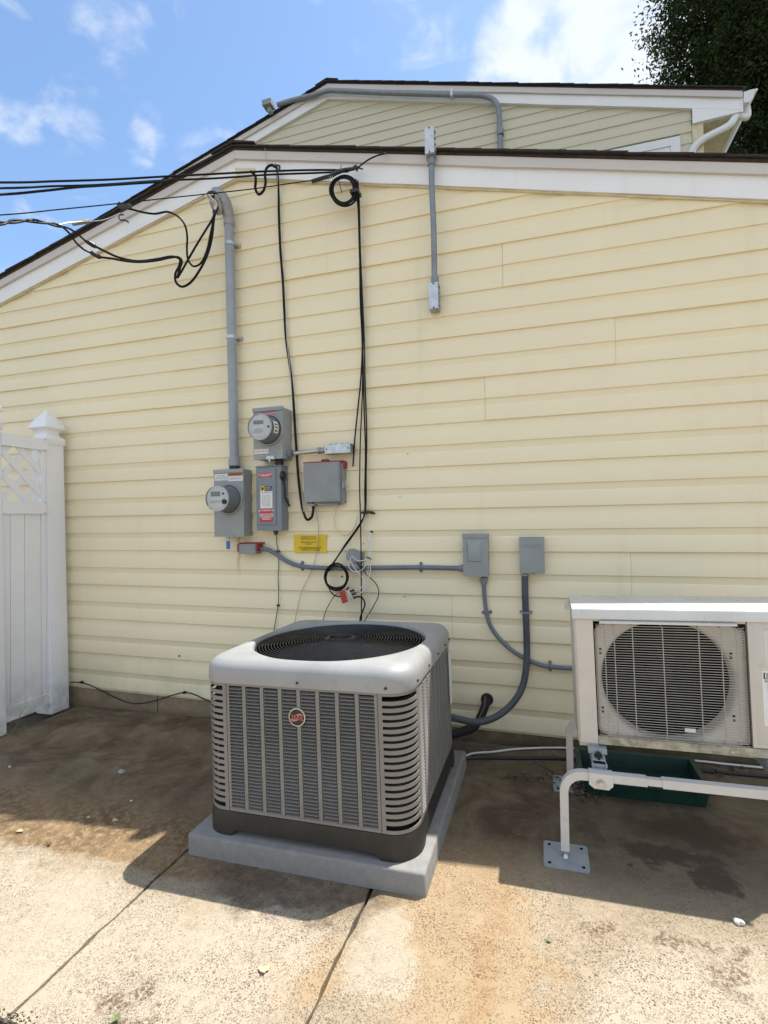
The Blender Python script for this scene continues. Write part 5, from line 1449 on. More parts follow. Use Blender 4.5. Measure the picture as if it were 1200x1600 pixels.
# ------------------------------------------------------------------ heat pump on its stand
M_HP = simple('heat_pump_enamel', (.58, .54, .48), .42, var=.05, nscale=6, dirt=.35, dirtcol=(.26, .22, .15))
M_HPT = simple('heat_pump_top', (.61, .61, .59), .3, .1, var=.06, nscale=5, dirt=.2)
M_HPG = simple('heat_pump_grille', (.40, .38, .335), .4, var=.1, nscale=20, dirt=.35)
M_MOSS = simple('mossy_sill', (.40, .365, .28), .8, var=.4, nscale=22, bump=.8, dirt=.5, dirtcol=(.10, .09, .04))
M_STD = simple('stand_enamel', (.58, .56, .53), .4, var=.06, nscale=9, dirt=.25)
M_STB = simple('stand_galvanised', (.36, .40, .44), .45, .35, var=.1, nscale=12, dirt=.15)
YFr, YBk = -.775, -.50
tl = P(894, 952, YFr); bl_ = P(901, 1166, YFr)
HX = tl.x + .013; HZ0 = bl_.z + .004; HZ1 = tl.z + .008
HW = .680; HH = HZ1 - HZ0; HD = YBk - YFr
hp = thing('heat_pump', 'cream heat pump with a wire fan grille standing on white tube legs', 'heat pump', (HX + HW / 2, (YFr + YBk) / 2, HZ0 + .008), (0, TILT, 0))
def hpart(name, bm, mat, parent=None, **k): return part(name, bm, mat, parent or hp, local=True, **k)
hw = HW / 2; hd = HD / 2
gx0, gx1 = -hw + .068, -hw + .525          # grille bay
gzb, gzt = .040, HH - .052
gc = inv2 = WM[hp.name].inverted() @ P(1041, 1065, YFr + .03)
cx, cz = gc.x, gc.z + .002; FR = .208
# shell: left post, right panel, sill, header, back, sides
bm = B(); prism(bm, [(-hw + .008, -hd), (gx0 - .004, -hd), (gx0 - .004, -hd + .02), (-hw + .012, -hd + .02), (-hw + .012, hd), (-hw, hd), (-hw, -hd + .008)], .012, HH - .036, 'z'); hpart('left_panel', bm, M_HP, bevel=.0015)
bm = B(); box(bm, gx0 - .003, hw, -hd, -hd + .02, .010, gzb - .002); box(bm, -hw + .003, gx0 - .0035, -hd + .002, -hd + .02, .0, .0115)
hpart('base_sill', bm, M_MOSS, bevel=.003)
bm = B(); box(bm, gx0 - .003, gx1 + .002, -hd + .002, -hd + .02, gzt + .003, HH - .036); hpart('header', bm, M_HP, bevel=.001)
# service panel on the right with a raised field
bm = B(); box(bm, gx1 + .006, hw, -hd, -hd + .02, gzb + .001, HH - .037)
sp = hpart('service_panel', bm, M_HP, bevel=.003)
bm = B(); a, b, c_, d_ = gx1 + .018, hw - .02, gzb + .012, HH - .055
loft(bm, [[Vector((a, -hd, c_)), Vector((b, -hd, c_)), Vector((b, -hd, d_)), Vector((a, -hd, d_))], [Vector((a + .014, -hd - .007, c_ + .016)), Vector((b - .01, -hd - .007, c_ + .016)), Vector((b - .01, -hd - .007, d_ - .016)), Vector((a + .014, -hd - .007, d_ - .016))]], cap0=False)
hpart('raised_field', bm, M_HP, sp, bevel=.0015)
def hp_plate(n, x0, x1, z0, z1, y, m, par):
    bm = B(); box(bm, x0, x1, y - .0008, y + .0005, z0, z1); return hpart(n, bm, m, par)
iv = WM[hp.name].inverted()
s0 = iv @ P(1189, 1048, YFr - .007); s1 = iv @ P(1196, 1134, YFr - .007)
yF = -hd - .007
hp_plate('energy_label', s0.x + .002, s0.x + .10, s1.z, s0.z, yF, M_STWH, sp)
hp_plate('label_header', s0.x + .006, s0.x + .096, s0.z - .026, s0.z - .006, yF - .0008, M_TXB, sp)
lettering('ENERGYGUIDE', .0215, WM[hp.name] @ Vector((s0.x + .009, yF - .0018, s0.z - .016)), sp, M_TXW, rot=(math.pi / 2, TILT, 0), align='LEFT', bold=.0006, sx=.78)
hp_plate('print_line', s0.x + .008, s0.x + .09, s0.z - .036, s0.z - .030, yF - .0008, M_TXG, sp)
for zz_ in ((.042, .090), (.096, s0.z - s1.z - .006)):
    bm = B(); x_0, x_1, z_1, z_0 = s0.x + .016, s0.x + .092, s0.z - zz_[0], s0.z - zz_[1]
    for q in ((x_0, x_1, z_1 - .001, z_1), (x_0, x_1, z_0, z_0 + .001), (x_0, x_0 + .001, z_0 + .001, z_1 - .001), (x_1 - .001, x_1, z_0 + .001, z_1 - .001)): box(bm, q[0], q[1], yF - .0016, yF - .0009, q[2], q[3])
    box(bm, x_0 + .008, x_0 + .03, yF - .0016, yF - .0009, z_1 - .012, z_1 - .009); box(bm, x_0 + .008, x_0 + .05, yF - .0016, yF - .0009, z_1 - .02, z_1 - .018)
    hpart('label_frame', bm, M_TXG, sp)
e0 = iv @ P(1194, 985, YFr - .007); e1 = iv @ P(1198, 1036, YFr - .007)
hp_plate('name_plate', e0.x - .002, e0.x + .09, e1.z, e0.z, yF, M_HPT, sp)
hp_plate('emblem', e0.x + .010, e0.x + .05, e0.z - .033, e0.z - .012, yF - .0008, M_STRED, sp)
# top lid
bm = B(); yv = -hd - .008
prism(bm, [(yv, HH - .040), (yv, HH - .014), (yv + .004, HH - .006), (yv + .016, HH - .001), (yv + .03, HH), (hd - .02, HH + .004), (hd, HH - .002), (hd + .002, HH - .03), (hd - .002, HH - .03), (hd - .004, HH - .012), (yv + .006, HH - .014), (yv + .003, HH - .040)], -hw - .004, hw + .004, 'x')
hpart('top_lid', bm, M_HPT, bevel=.001)
bm = B(); box(bm, -hw - .004, -hw + .001, -hd - .006, hd, HH - .034, HH - .008); box(bm, -hw - .020, -hw - .0045, hd - .05, hd - .02, HH - .05, HH - .015); hpart('lid_handle', bm, M_HPT, bevel=.002)
bm = B(); box(bm, hw - .012, hw, -hd + .021, hd, .012, HH - .036); box(bm, -hw + .0125, hw - .0125, hd - .006, hd - .001, .012, HH - .036); hpart('rear_casing', bm, M_HP)
bm = B(); box(bm, -hw + .0125, hw - .0125, -hd + .021, hd - .007, .003, .011); hpart('base_pan', bm, M_HP)
# fan bay: front sheet with a bell mouth, recess, fan
yS = -hd + .022
bm = B(); NS = 48
ang = [2 * math.pi * i / NS for i in range(NS)]
outer = []
for a in ang:
    dx, dz = math.cos(a), math.sin(a)
    tX = ((gx1 if dx > 0 else gx0) - cx) / dx if abs(dx) > 1e-6 else 1e9
    tZ = ((gzt if dz > 0 else gzb) - cz) / dz if abs(dz) > 1e-6 else 1e9
    tt = min(abs(tX), abs(tZ)); outer.append(Vector((cx + dx * tt, yS, cz + dz * tt)))
def cr(r, y): return [Vector((cx + r * math.cos(a), y, cz + r * math.sin(a))) for a in ang]
outer2 = [Vector((p.x, yS, p.z)) for p in outer]
loft(bm, [[Vector((p.x, -hd + .004, p.z)) for p in outer], outer2, cr(FR + .012, yS), cr(FR + .002, yS + .004), cr(FR - .004, yS + .018), cr(FR - .004, yS + .06)], cap0=False, cap1=False)
hpart('fan_surround', bm, M_HP, smooth=50)
bm = B(); loft(bm, [cr(FR - .005, yS + .061), cr(FR - .01, yS + .19)], cap0=False); box(bm, gx0, gx1, hd - .02, hd - .008, gzb, gzt); hpart('coil_cavity', bm, M_IN)
for k in range(3):
    a0 = k * 2 * math.pi / 3 + .9; bm = B(); secs = []
    for t_ in range(7):
        r = .035 + (FR - .05) * t_ / 6; w = .5 + .75 * (t_ / 6)
        top = [Vector((cx + r * math.cos(a0 + w * (s / 6)), yS + .085 + .045 * (s / 6), cz + r * math.sin(a0 + w * (s / 6)))) for s in range(7)]
        secs.append([p + Vector((0, .0013, 0)) for p in top] + [p - Vector((0, .0013, 0)) for p in top[::-1]])
    loft(bm, secs); hpart('fan_blade', bm, simple('fan_blade_shaded', (.006, .006, .007), .85, spec=.15), smooth=50)  # blades coloured near-black for the shade in the fan bay
bm = B(); loft(bm, [cr(.036, yS + .14), cr(.038, yS + .09), cr(.030, yS + .075), cr(.004, yS + .072)]); hpart('fan_hub', bm, simple('fan_hub_shaded', (.012, .012, .013), .8, spec=.2), smooth=40)  # hub colour darkened too, as if in shade
for (x, z) in ((gx0 + .018, gzt - .10), (gx0 + .018, gzb + .09), (gx1 - .038, gzt - .10), (gx1 - .038, gzb + .09)):
    for s in (0, 1):
        bm = B(); cyl(bm, (x, yS + .001, z - s * .0125), (x, yS - .0012, z - s * .0125), .0045, seg=8); hpart('vent_hole', bm, M_IN)
# wire guard
NW = 46; gw = []
yG = -hd - .012
zs = [gzb + .006 + (gzt - gzb - .016) * k / (NW - 1) for k in range(NW)]
wm = None
for k, z in enumerate(zs):
    bm = B(); tube(bm, [Vector((gx0 + .004, yS - .002, z)), Vector((gx0 + .006, yG + .006, z)), Vector((gx0 + .016, yG, z)), Vector((gx1 - .016, yG, z)), Vector((gx1 - .006, yG + .006, z)), Vector((gx1 - .004, yS - .002, z))], .00105, 6, 1)
    hpart('grille_wire', bm, M_HPG)
for x in (gx0 + .031, gx0 + .062, gx0 + .120, cx - .012, gx0 + .32, gx1 - .072, gx1 - .030):
    bm = B(); tube(bm, [Vector((x, yS - .002, zs[0])), Vector((x, yG + .004, zs[0] + .003)), Vector((x, yG + .0027, zs[2])), Vector((x, yG + .0027, zs[-3])), Vector((x, yG + .004, zs[-1] - .003)), Vector((x, yS - .002, zs[-1]))], .0017, 6, 1)
    hpart('grille_rod', bm, M_HPG)
bm = B(); prism(bm, [(yG - .003, gzt - .002), (yG - .003, gzt + .003), (yG + .002, gzt + .0065), (yS, gzt + .007), (yS, gzt + .003), (yG + .001, gzt - .002)], gx0 + .016, gx1 - .026, 'x'); hpart('guard_rail', bm, M_HPT, bevel=.0006)
for x in (gx0 + .012, gx1 - .016):
    bm = B(); cyl(bm, (x, yS - .003, gzt - .012), (x, yS - .008, gzt - .012), .006, seg=10); hpart('screw', bm, M_BASE)
bm = B(); cyl(bm, (gx1 - .055, -hd + .001, .022), (gx1 - .055, -hd - .004, .022), .006, seg=10); hpart('screw', bm, M_STEEL)
bm = B(); q = [(yG - .002, cz - .145), (yG - .002, cz - .133)]
box(bm, cx + .040, cx + .072, yG - .0032, yG - .0018, cz - .152, cz - .140); hpart('guard_badge', bm, M_HPT)

# stand
st = thing('unit_stand', 'white enamelled tube stand with square foot plates carrying the heat pump', 'stand', (HX + .35, -.62, gz(.4)))
def stand_frame(yv, zt, rail_only=False, mat=M_STD):
    ft = P(883, 1322, yv) if not rail_only else P(891, 1215, yv)
    x0 = ft.x; zb = gz(x0) + .030
    xr = HX + HW - .06
    R_ = .060
    left = [Vector((x0, yv, zb)), Vector((x0, yv, zt - R_ - .02)), Vector((x0, yv, zt - R_))]
    arc = [Vector((x0 + R_ - R_ * math.cos(a), yv, zt - R_ + R_ * math.sin(a))) for a in [math.pi / 2 * i / 10 for i in range(1, 11)]]
    rise = GB
    def up(v): return Vector((v.x, v.y, v.z + (v.x - x0) * rise))
    bm = B(); tube(bm, [up(v) for v in left + arc + [Vector((x0 + .255, yv, zt))]], .0135, 4, 1, square=True, up=(0, 1, 0)); part('frame_tube', bm, mat, st, smooth=30, bevel=.0025, seg=2)
    bm = B(); tube(bm, [up(Vector((x0 + .22, yv, zt))), up(Vector((x0 + .36, yv, zt)))], .0105, 4, 1, square=True, up=(0, 1, 0)); part('inner_tube', bm, mat, st, bevel=.002)
    bm = B()
    xe_ = xr + .22
    arc2 = [Vector((xe_ - R_ + R_ * math.sin(a), yv, zt - R_ + R_ * math.cos(a))) for a in [math.pi / 2 * i / 10 for i in range(0, 11)]]
    tube(bm, [up(v) for v in [Vector((x0 + .30, yv, zt))] + arc2 + [Vector((xe_, yv, zb + .01))]], .0135, 4, 1, square=True, up=(0, 1, 0)); part('frame_tube', bm, mat, st, smooth=30, bevel=.0025)
    for xx in (x0, xe_):
        bm = B(); g0 = gz(xx)
        cyl(bm, (xx, yv, g0 + .006), (xx, yv, zb + .002 + (xx - x0) * rise), .005, seg=8); cyl(bm, (xx, yv, g0 + .005), (xx, yv, g0 + .016), .0115, .006, 12); cyl(bm, (xx, yv, zb - .004 + (xx - x0) * rise), (xx, yv, zb + .002 + (xx - x0) * rise), .009, seg=6)
        part('leveling_bolt', bm, M_STEEL, st)
        bm = B()
        loft(bm, [rrect(.145, .140, .010, g0 + .0004, 3, xx + .002, yv + .006), rrect(.145, .140, .010, g0 + .0052, 3, xx + .002, yv + .006)])
        for v in bm.verts: v.co.z += (v.co.x - xx) * GB
        fp = part('foot_plate', bm, M_STB, st, bevel=.0008)
        for sx in (-1, 1):
            for sy in (-1, 1):
                bm = B(); hx_, hy_ = xx + .002 + sx * .053, yv + .006 + sy * .050
                cyl(bm, (hx_, hy_, g0 + (hx_ - xx) * GB + .004), (hx_, hy_, g0 + (hx_ - xx) * GB + .0060), .0058, seg=10); part('bolt_hole', bm, M_IN, fp)
    return x0, up
zt = P(905, 1205, -.86).z
zF = .232
x0F, upF = stand_frame(-.868, P(930, 1213, -.868).z)
zrear = P(905, 1130, -.385).z
x0R, upR = stand_frame(-.372, P(930, 1213, -.868).z - .004, True)
# cross rails with clamps
zt = P(930, 1213, -.868).z
for k, xx in enumerate((x0F + .115, x0F + .115 + .535)):
    z = zt + (xx - x0F) * GB
    bm = B(); box(bm, xx - .022, xx + .022, -.858, -.36, z + .0150, z + .018); box(bm, xx - .022, xx - .0195, -.858, -.36, z + .0180, z + .040); box(bm, xx + .0195, xx + .022, -.858, -.36, z + .0180, z + .040)
    part('cross_rail', bm, M_STB, st)
    bm = B(); prism(bm, [(xx - .036, z + .016), (xx + .038, z + .016), (xx + .038, z - .020), (xx + .024, z - .034), (xx - .020, z - .034), (xx - .036, z - .022)], -.8875, -.8825); box(bm, xx - .036, xx + .038, -.8820, -.850, z + .0142, z + .0148 + .0006)
    cl = part('clamp_bracket', bm, M_STD, st, bevel=.0012)
    bm = B(); cyl(bm, (xx, -.888, z - .016), (xx, -.8905, z - .016), .0145, seg=20); cyl(bm, (xx, -.8905, z - .016), (xx, -.897, z - .016), .0105, seg=6); part('bolt', bm, M_STEEL, cl)
    # slotted upright tab and bolt fixing the unit's foot
    bm = B(); box(bm, xx - .024, xx + .026, -.846, -.842, z + .019, z + .030); box(bm, xx - .020, xx + .020, -.845, -.78, z + .0400, z + .0430)
    tabb = part('foot_bracket', bm, M_STB, st, bevel=.001)
    bm = B(); cyl(bm, (xx, -.820, z + .0432), (xx, -.820, z + .050), .0135, seg=14); cyl(bm, (xx, -.820, z + .050), (xx, -.820, z + .058), .009, seg=6); box(bm, xx - .004, xx + .004, -.848, -.826, z + .0432, z + .0440); part('bolt', bm, M_BASE, tabb)
    bm = B(); box(bm, xx - .03, xx + .03, -.80, -.47, z + .0435, HZ0 + .012 + (xx - HX - hw) * GB); part('unit_foot', bm, M_STB, st)
# green tray under the stand
M_GT = simple('green_plastic', (.005, .034, .025), .45, var=.2, nscale=7, dirt=.25, dirtcol=(.05, .03, .02))
a = G(925, 1235); b = G(1160, 1236)
gt = thing('plastic_tray', 'dark green plastic tray lying on the slab behind the stand', 'tray', ((a.x + b.x) / 2, a.y + .1, gz(.4)))
bx0, bx1, yy0, yy1 = .150, .585, -.425, -.16
g0 = gz(.3) + .001
bm = B()
def rr_(x0, x1, y0, y1, z): return [Vector((x0, y0, z + (x0 - .3) * GB)), Vector((x1, y0, z + (x1 - .3) * GB)), Vector((x1, y1, z + (x1 - .3) * GB)), Vector((x0, y1, z + (x0 - .3) * GB))]
loft(bm, [rr_(bx0, bx1, yy0, yy1, g0), rr_(bx0 - .012, bx1 + .012, yy0 - .010, yy1 + .01, g0 + .060), rr_(bx0 - .030, bx1 + .030, yy0 - .026, yy1 + .026, g0 + .062), rr_(bx0 - .030, bx1 + .030, yy0 - .026, yy1 + .026, g0 + .068), rr_(bx0 - .008, bx1 + .008, yy0 - .006, yy1 + .006, g0 + .067), rr_(bx0 + .004, bx1 - .004, yy0 + .004, yy1 - .004, g0 + .008)])
part('tray_body', bm, M_GT, gt, bevel=.003)
# hoses on the slab
gh = lambda px, py, h=.008: G(px, py, h)
wire('drain_hose', [gh(725, 1183), gh(738, 1177.5), gh(770, 1175), gh(800, 1171), gh(850, 1168.5), gh(880, 1168.5), gh(905, 1170), gh(960, 1174), gh(1020, 1182), gh(1100, 1190), gh(1135, 1194), gh(1200, 1200), gh(1290, 1206)], .0055, M_WHW, cat='hose', label='thin white hose lying along the slab between the condenser pad and the heat pump')
wire('ground_pipe', [gh(715, 1188, .008), gh(735, 1184, .008), gh(800, 1184, .008), gh(900, 1186, .008), gh(1000, 1196, .008), gh(1100, 1204, .008), gh(1230, 1216, .008)], .0085, simple('dark_pipe', (.035, .03, .03), .6), cat='pipe', label='dark pipe lying on the slab in front of the thin white hose')
bm = B()
for k in range(6): pass
bm.free()
# ------------------------------------------------------------------ fence post, gate
FX = -3.05
near = PX(80, 700, FX)
PY0 = PX(79.5, 900, FX).y; PS = .132
fp = thing('fence_post', 'white vinyl fence post with a pointed gothic cap against the house wall', 'fence post', (FX - PS / 2, PY0 + PS / 2, gz(FX)), (0, TILT, 0))
top = PX(80, 690, FX).z - gz(FX)
h = PS / 2
bm = B(); loft(bm, [rrect(PS, PS, .006, .0, 3), rrect(PS, PS, .006, top, 3)]); part('post_shaft', bm, M_PVC, fp, local=True)
bm = B(); pr = [(h + .006, -.012), (h + .008, -.008), (h + .008, .030), (h + .004, .036), (h - .004, .042), (h - .016, .054), (h - .019, .066), (h - .015, .078), (h - .003, .090), (h + .010, .097), (h + .011, .101), (h + .007, .115), (h - .001, .134), (h - .013, .156), (h - .027, .178), (h - .043, .200), (.010, .222), (.001, .226)]
loft(bm, [rrect(2 * w, 2 * w, min(.004, w * .4), top + z, 2) for w, z in pr]); part('post_cap', bm, M_PVC, fp, local=True, smooth=30)
PN = PY0 - .012                               # gate runs from the post towards the viewer
yL = PX(5, 900, FX).y
gate = thing('gate', 'white vinyl gate with a lattice top and grooved boards, left of the gothic post', 'gate', (FX - .06, (PN + yL) / 2, gz(FX)))
gx_0, gx_1 = FX - .052, FX - .012
zt1, zt0 = PX(66, 686, FX).z, PX(66, 702, FX).z
zm1, zm0 = PX(66, 785, FX).z, PX(66, 802, FX).z
zb1, zb0 = PX(66, 1090, FX).z, PX(66, 1108, FX).z
GY0, GY1 = yL + .0065, PN - .004
def gbox(n, y0, y1, z0, z1, x0=gx_0, x1=gx_1, bev=.003, mat=None):
    bm = B(); box(bm, x0, x1, y0, y1, z0, z1); return part(n, bm, mat or M_PVC, gate, bevel=bev)
for n, z0, z1 in (('top_rail', zt0, zt1), ('middle_rail', zm0, zm1), ('bottom_rail', zb0, zb1)):
    gbox(n, GY0, GY1 - .001, z0 - .004, z1 + .004)
gbox('stile', GY1 - .030, GY1 - .0015, zm1 + .005, zt0 - .005, gx_0 + .006, gx_1 - .010)
gbox('stile', GY1 - .030, GY1 - .0015, zb1 + .005, zm0 - .005, gx_0 + .006, gx_1 - .010)
nb = 3; bw = (GY1 - .031 - GY0) / nb
edges = [GY0, GY0 + .055, GY0 + .145, GY1 - .031]
for a, b in zip(edges, edges[1:]):
    gbox('board', a + .0018, b - .0018, zb1 + .0045, zm0 - .0045, gx_0 + .008, gx_1 - .014, .0025)
gbox('backing', GY0 + .002, GY1 - .033, zb1 + .006, zm0 - .006, gx_0 + .010, gx_1 - .022, 0)
# lattice strips: two crossing layers cut to the opening
lz0, lz1 = zm1 + .0045, zt0 - .0045; ly0, ly1 = GY0, GY1 - .031
for sgn, xa, xb in ((1, gx_0 + .012, gx_0 + .0175), (-1, gx_0 + .018, gx_0 + .0235)):
    pitch = .140; k = -8
    while k < 12:
        c0 = Vector(((xa + xb) / 2, ly0 + k * pitch, lz0)); d = Vector((0, sgn, 1)).normalized(); n = Vector((0, 1, -sgn)).normalized() * .019
        L = 1.2
        if sgn < 0: c0.y += .03
        bm = B(); P4 = [(c0 - d * L + n), (c0 + d * L + n), (c0 + d * L - n), (c0 - d * L - n)]
        prism(bm, [(p.y, p.z) for p in P4], xa, xb, 'x')
        for co, no in ((Vector((0, ly0, 0)), Vector((0, -1, 0))), (Vector((0, ly1, 0)), Vector((0, 1, 0))), (Vector((0, 0, lz0)), Vector((0, 0, -1))), (Vector((0, 0, lz1)), Vector((0, 0, 1)))):
            if bm.faces: cut(bm, co, no)
        if bm.faces: part('lattice_strip', bm, M_PVC, gate)
        else: bm.free()
        k += 1
for z in (zt0, zt1, zm0, zm1, zb0 + .01, zb1):
    bm = B(); cyl(bm, (gx_1 - .001, GY1 - .012, z), (gx_1 + .0025, GY1 - .012, z), .0035, seg=8); part('screw', bm, simple('screw_grey', (.2, .2, .2), .5), gate)
for z in ((zt0 + zt1) / 2, (zb0 + zb1) / 2):
    gbox('hinge', GY1 - .002, PY0 - .0008, z - .03, z + .03, gx_1 - .025, gx_1 - .002, .001)
# near gate post, mostly beyond the left edge
gp = thing('gate_post', 'white vinyl latch post of the gate at the left edge of the picture', 'fence post', (FX - .046, yL - .0605, gz(FX)), (0, TILT, 0))
bm = B(); hgt = PX(5, 668, FX).z - gz(FX); loft(bm, [rrect(.132, .132, .006, 0, 3), rrect(.132, .132, .006, hgt, 3)]); part('post_shaft', bm, M_PVC, gp, local=True)
bm = B(); loft(bm, [rrect(2 * w, 2 * w, min(.004, w * .4), hgt + z, 2) for w, z in pr]); part('post_cap', bm, M_PVC, gp, local=True, smooth=30)

# ------------------------------------------------------------------ tree behind the house
def m_leaf(name, a, b):
    t = NT(name)
    oi = t.n.new('ShaderNodeObjectInfo')
    n = t.noise(3.0, 3)
    c = t.mix(t.mr(n, .35, .65), a, b)
    tr = t.n.new('ShaderNodeBsdfTranslucent'); t.put(t.mix(.5, c, (.10, .13, .02)), tr.inputs[0])
    ms = t.n.new('ShaderNodeMixShader'); ms.inputs[0].default_value = .22
    m = t.done(c, .55, 0, None, .3)
    out = t.n['Material Output']
    t.l.new(t.b.outputs[0], ms.inputs[1]); t.l.new(tr.outputs[0], ms.inputs[2]); t.l.new(ms.outputs[0], out.inputs[0])
    return m
M_LEAF = m_leaf('leaf_green', (.014, .028, .011), (.05, .08, .028))
M_BARK = simple('bark', (.05, .038, .028), .9, var=.4, nscale=6, bump=1)
tc = CAMP + ray(1165, 60).normalized() * 17.5
tree = thing('tree', 'tall dense broadleaf tree with dark foliage behind the right end of the house', 'tree', (tc.x + .6, tc.y + .2, -.36))
base = Vector((tc.x + .6, tc.y + .2, -.4))
rt = random.Random(11)
limbs = []
crown_c = CAMP + ray(1230, -60).normalized() * 18
tube_b = B(); tube(tube_b, [base, base + Vector((.1, 0, 2.5)), base + Vector((-.1, .1, 5)), Vector((crown_c.x, crown_c.y, 7.5)), Vector((crown_c.x + .2, crown_c.y, 11))], lambda t: .34 - .26 * t, 12, 5)
part('trunk', tube_b, M_BARK, tree)
centers = []
def add_cl(px, py, dist, r): centers.append((CAMP + ray(px, py).normalized() * dist, r))
for c_ in ((1040, 160, 17, .55), (1030, 235, 17, .55), (1075, 120, 17.2, .55), (1062, 205, 17.6, .6), (1055, 70, 17, .50), (1075, 20, 17, .5), (1062, -30, 17.2, .5), (1110, 60, 17.4, .75), (1120, 150, 17, .7), (1160, 110, 17.5, .9), (1150, 10, 17.3, .8), (1190, 60, 17.8, .9), (1200, 170, 17.6, .9), (1170, 220, 17.2, .7), (1220, 0, 17.6, 1.0), (1250, 120, 17.8, 1.1),
           (1130, -60, 18, .9), (1210, -90, 18.2, 1.1), (1290, -40, 18.4, 1.2), (1320, 90, 18, 1.2), (1300, 210, 18, 1.1), (1250, 270, 17.8, 1.0), (1380, 20, 18.6, 1.2), (1340, -140, 18.6, 1.2), (1220, -190, 18.4, 1.1), (1120, -150, 18.2, .8), (1420, 150, 18.5, 1.1), (1200, 330, 17.8, 1.0), (1330, 330, 18, 1.1), (1110, 300, 17.6, .7), (1062, 300, 17.6, .5), (1290, -260, 18.8, 1.0), (1400, -230, 18.8, 1.0),
           (1140, 90, 16.2, .6), (1180, 30, 16.2, .7), (1190, 130, 16.2, .7), (1150, 170, 16.3, .6), (1230, 80, 16.2, .7), (1200, 200, 16.2, .7), (1240, 160, 16.2, .7), (1160, 230, 16.3, .6), (1190, -20, 16.4, .7)):
    add_cl(*c_)
lb_ = B()
for c_, r in centers:
    st_ = Vector((crown_c.x, crown_c.y, max(4.5, min(9.5, c_.z - 1.0))))
    mid = (st_ + c_) / 2 + Vector((rt.uniform(-.3, .3), rt.uniform(-.3, .3), .1))
    tube(lb_, [st_, mid, c_, c_ + Vector((rt.uniform(-.4, .4), rt.uniform(-.4, .4), .3))], lambda t: .05 - .04 * t, 6, 3)
part('limbs', lb_, M_BARK, tree)
verts = []; faces = []
def leaf(c, d, s):
    u = d.orthogonal().normalized(); u = (u * math.cos(rt.uniform(0, 6.3)) + d.cross(u) * math.sin(rt.uniform(0, 6.3))).normalized()
    v = u.cross(d).normalized()
    a = len(verts)
    verts.extend([c - u * s, c + v * s * .42 + d * s * .12, c + u * s, c - v * s * .42 + d * s * .12])
    faces.append((a, a + 1, a + 2, a + 3))
for c_, r in centers:
    nsp = int(70 * (r / .7) ** 2)
    for k in range(nsp):
        d = Vector((rt.gauss(0, 1), rt.gauss(0, 1), rt.gauss(0, 1))).normalized()
        q = c_ + d * r * (rt.random() ** .45) * 1.15
        tw_ = rt.uniform(.10, .24)
        dr = (d + Vector((0, 0, -.5))).normalized()
        for j in range(rt.randint(34, 52)):
            o = Vector((rt.gauss(0, 1), rt.gauss(0, 1), rt.gauss(0, .8))) * tw_ + dr * rt.uniform(0, .18)
            nd = Vector((rt.gauss(0, .7), rt.gauss(0, .7), 1)).normalized()
            leaf(q + o, nd, rt.uniform(.028, .062))
me = bpy.data.meshes.new('crown'); me.from_pydata([v - WM[tree.name].translation for v in verts], [], faces); me.materials.append(M_LEAF)
cr_ = bpy.data.objects.new('crown', me); COL.objects.link(cr_); cr_.parent = tree

# ------------------------------------------------------------------ small things on the slab
M_DRY = simple('dry_leaf', (.50, .40, .24), .7, var=.25, nscale=60)
M_DRY2 = simple('brown_leaf', (.10, .055, .032), .75, var=.3, nscale=60)
M_GLF = simple('fresh_leaf', (.16, .22, .08), .5, var=.2, nscale=60)
M_STONE = simple('pebble_grey', (.34, .36, .33), .8, var=.3, nscale=80, bump=.8)
def lobed_leaf(px, py, s, ang, mat, label, name='fallen_leaf', lobes=3, curl=.14, cat='leaf', group=None):
    c = G(px, py, .003); bm = B(); n = lobes * 4; ring = []
    for i in range(n):
        a = 2 * math.pi * i / n; r = s * (.55 + .45 * abs(math.cos(a * lobes / 2)) ** 1.2) * random.uniform(.7, 1.15) * (1 if math.cos(a) > -.2 else .75)
        ring.append((a, r))
    top = [bm.verts.new((c.x + math.cos(a + ang) * r, c.y + math.sin(a + ang) * r * .62, c.z + .0015 + curl * r * r / s * (1 + .6 * math.sin(2 * a)))) for a, r in ring]
    mid = bm.verts.new((c.x, c.y, c.z + .001))
    for i in range(n): bm.faces.new((mid, top[i], top[(i + 1) % n]))
    g = bmesh.ops.extrude_face_region(bm, geom=bm.faces[:]); 
    for v in [e for e in g['geom'] if isinstance(e, bmesh.types.BMVert)]: v.co.z += .0008
    tube(bm, [(c.x, c.y, c.z + .002), (c.x - math.cos(ang) * s * .8, c.y - math.sin(ang) * s * .7, c.z + .006), (c.x - math.cos(ang) * s * 1.3, c.y - math.sin(ang) * s * 1.1, c.z + .002)], .0008, 5, 3)
    return part(name, bm, mat, cat=cat, label=label, group=group)
lobed_leaf(410, 1515, .026, .6, M_DRY, 'pale dry leaf lying in the sun in front of the condenser')
lobed_leaf(180, 1283, .022, 2.2, M_DRY, 'pale dry leaf at the edge of the house shadow on the left')
lobed_leaf(30, 1299, .020, .2, M_DRY, 'small pale dry leaf nearest the left edge of the patio')
lobed_leaf(76, 1320, .014, 1.2, M_DRY2, 'dark curled leaf scrap on the brown stained slab at left')
lobed_leaf(138, 1278, .012, 1.9, M_DRY, 'tiny pale leaf scrap between the two larger dry leaves')
lobed_leaf(180, 1596, .016, 1.4, M_GLF, 'green leaf scrap at the bottom edge left of the joint', curl=.6)
lobed_leaf(857, 1470, .010, .4, M_GLF, 'tiny green leaf on the orange stained concrete')
lobed_leaf(985, 1352, .012, .8, M_DRY2, 'small brown leaf scrap in the shade right of the foot plate')
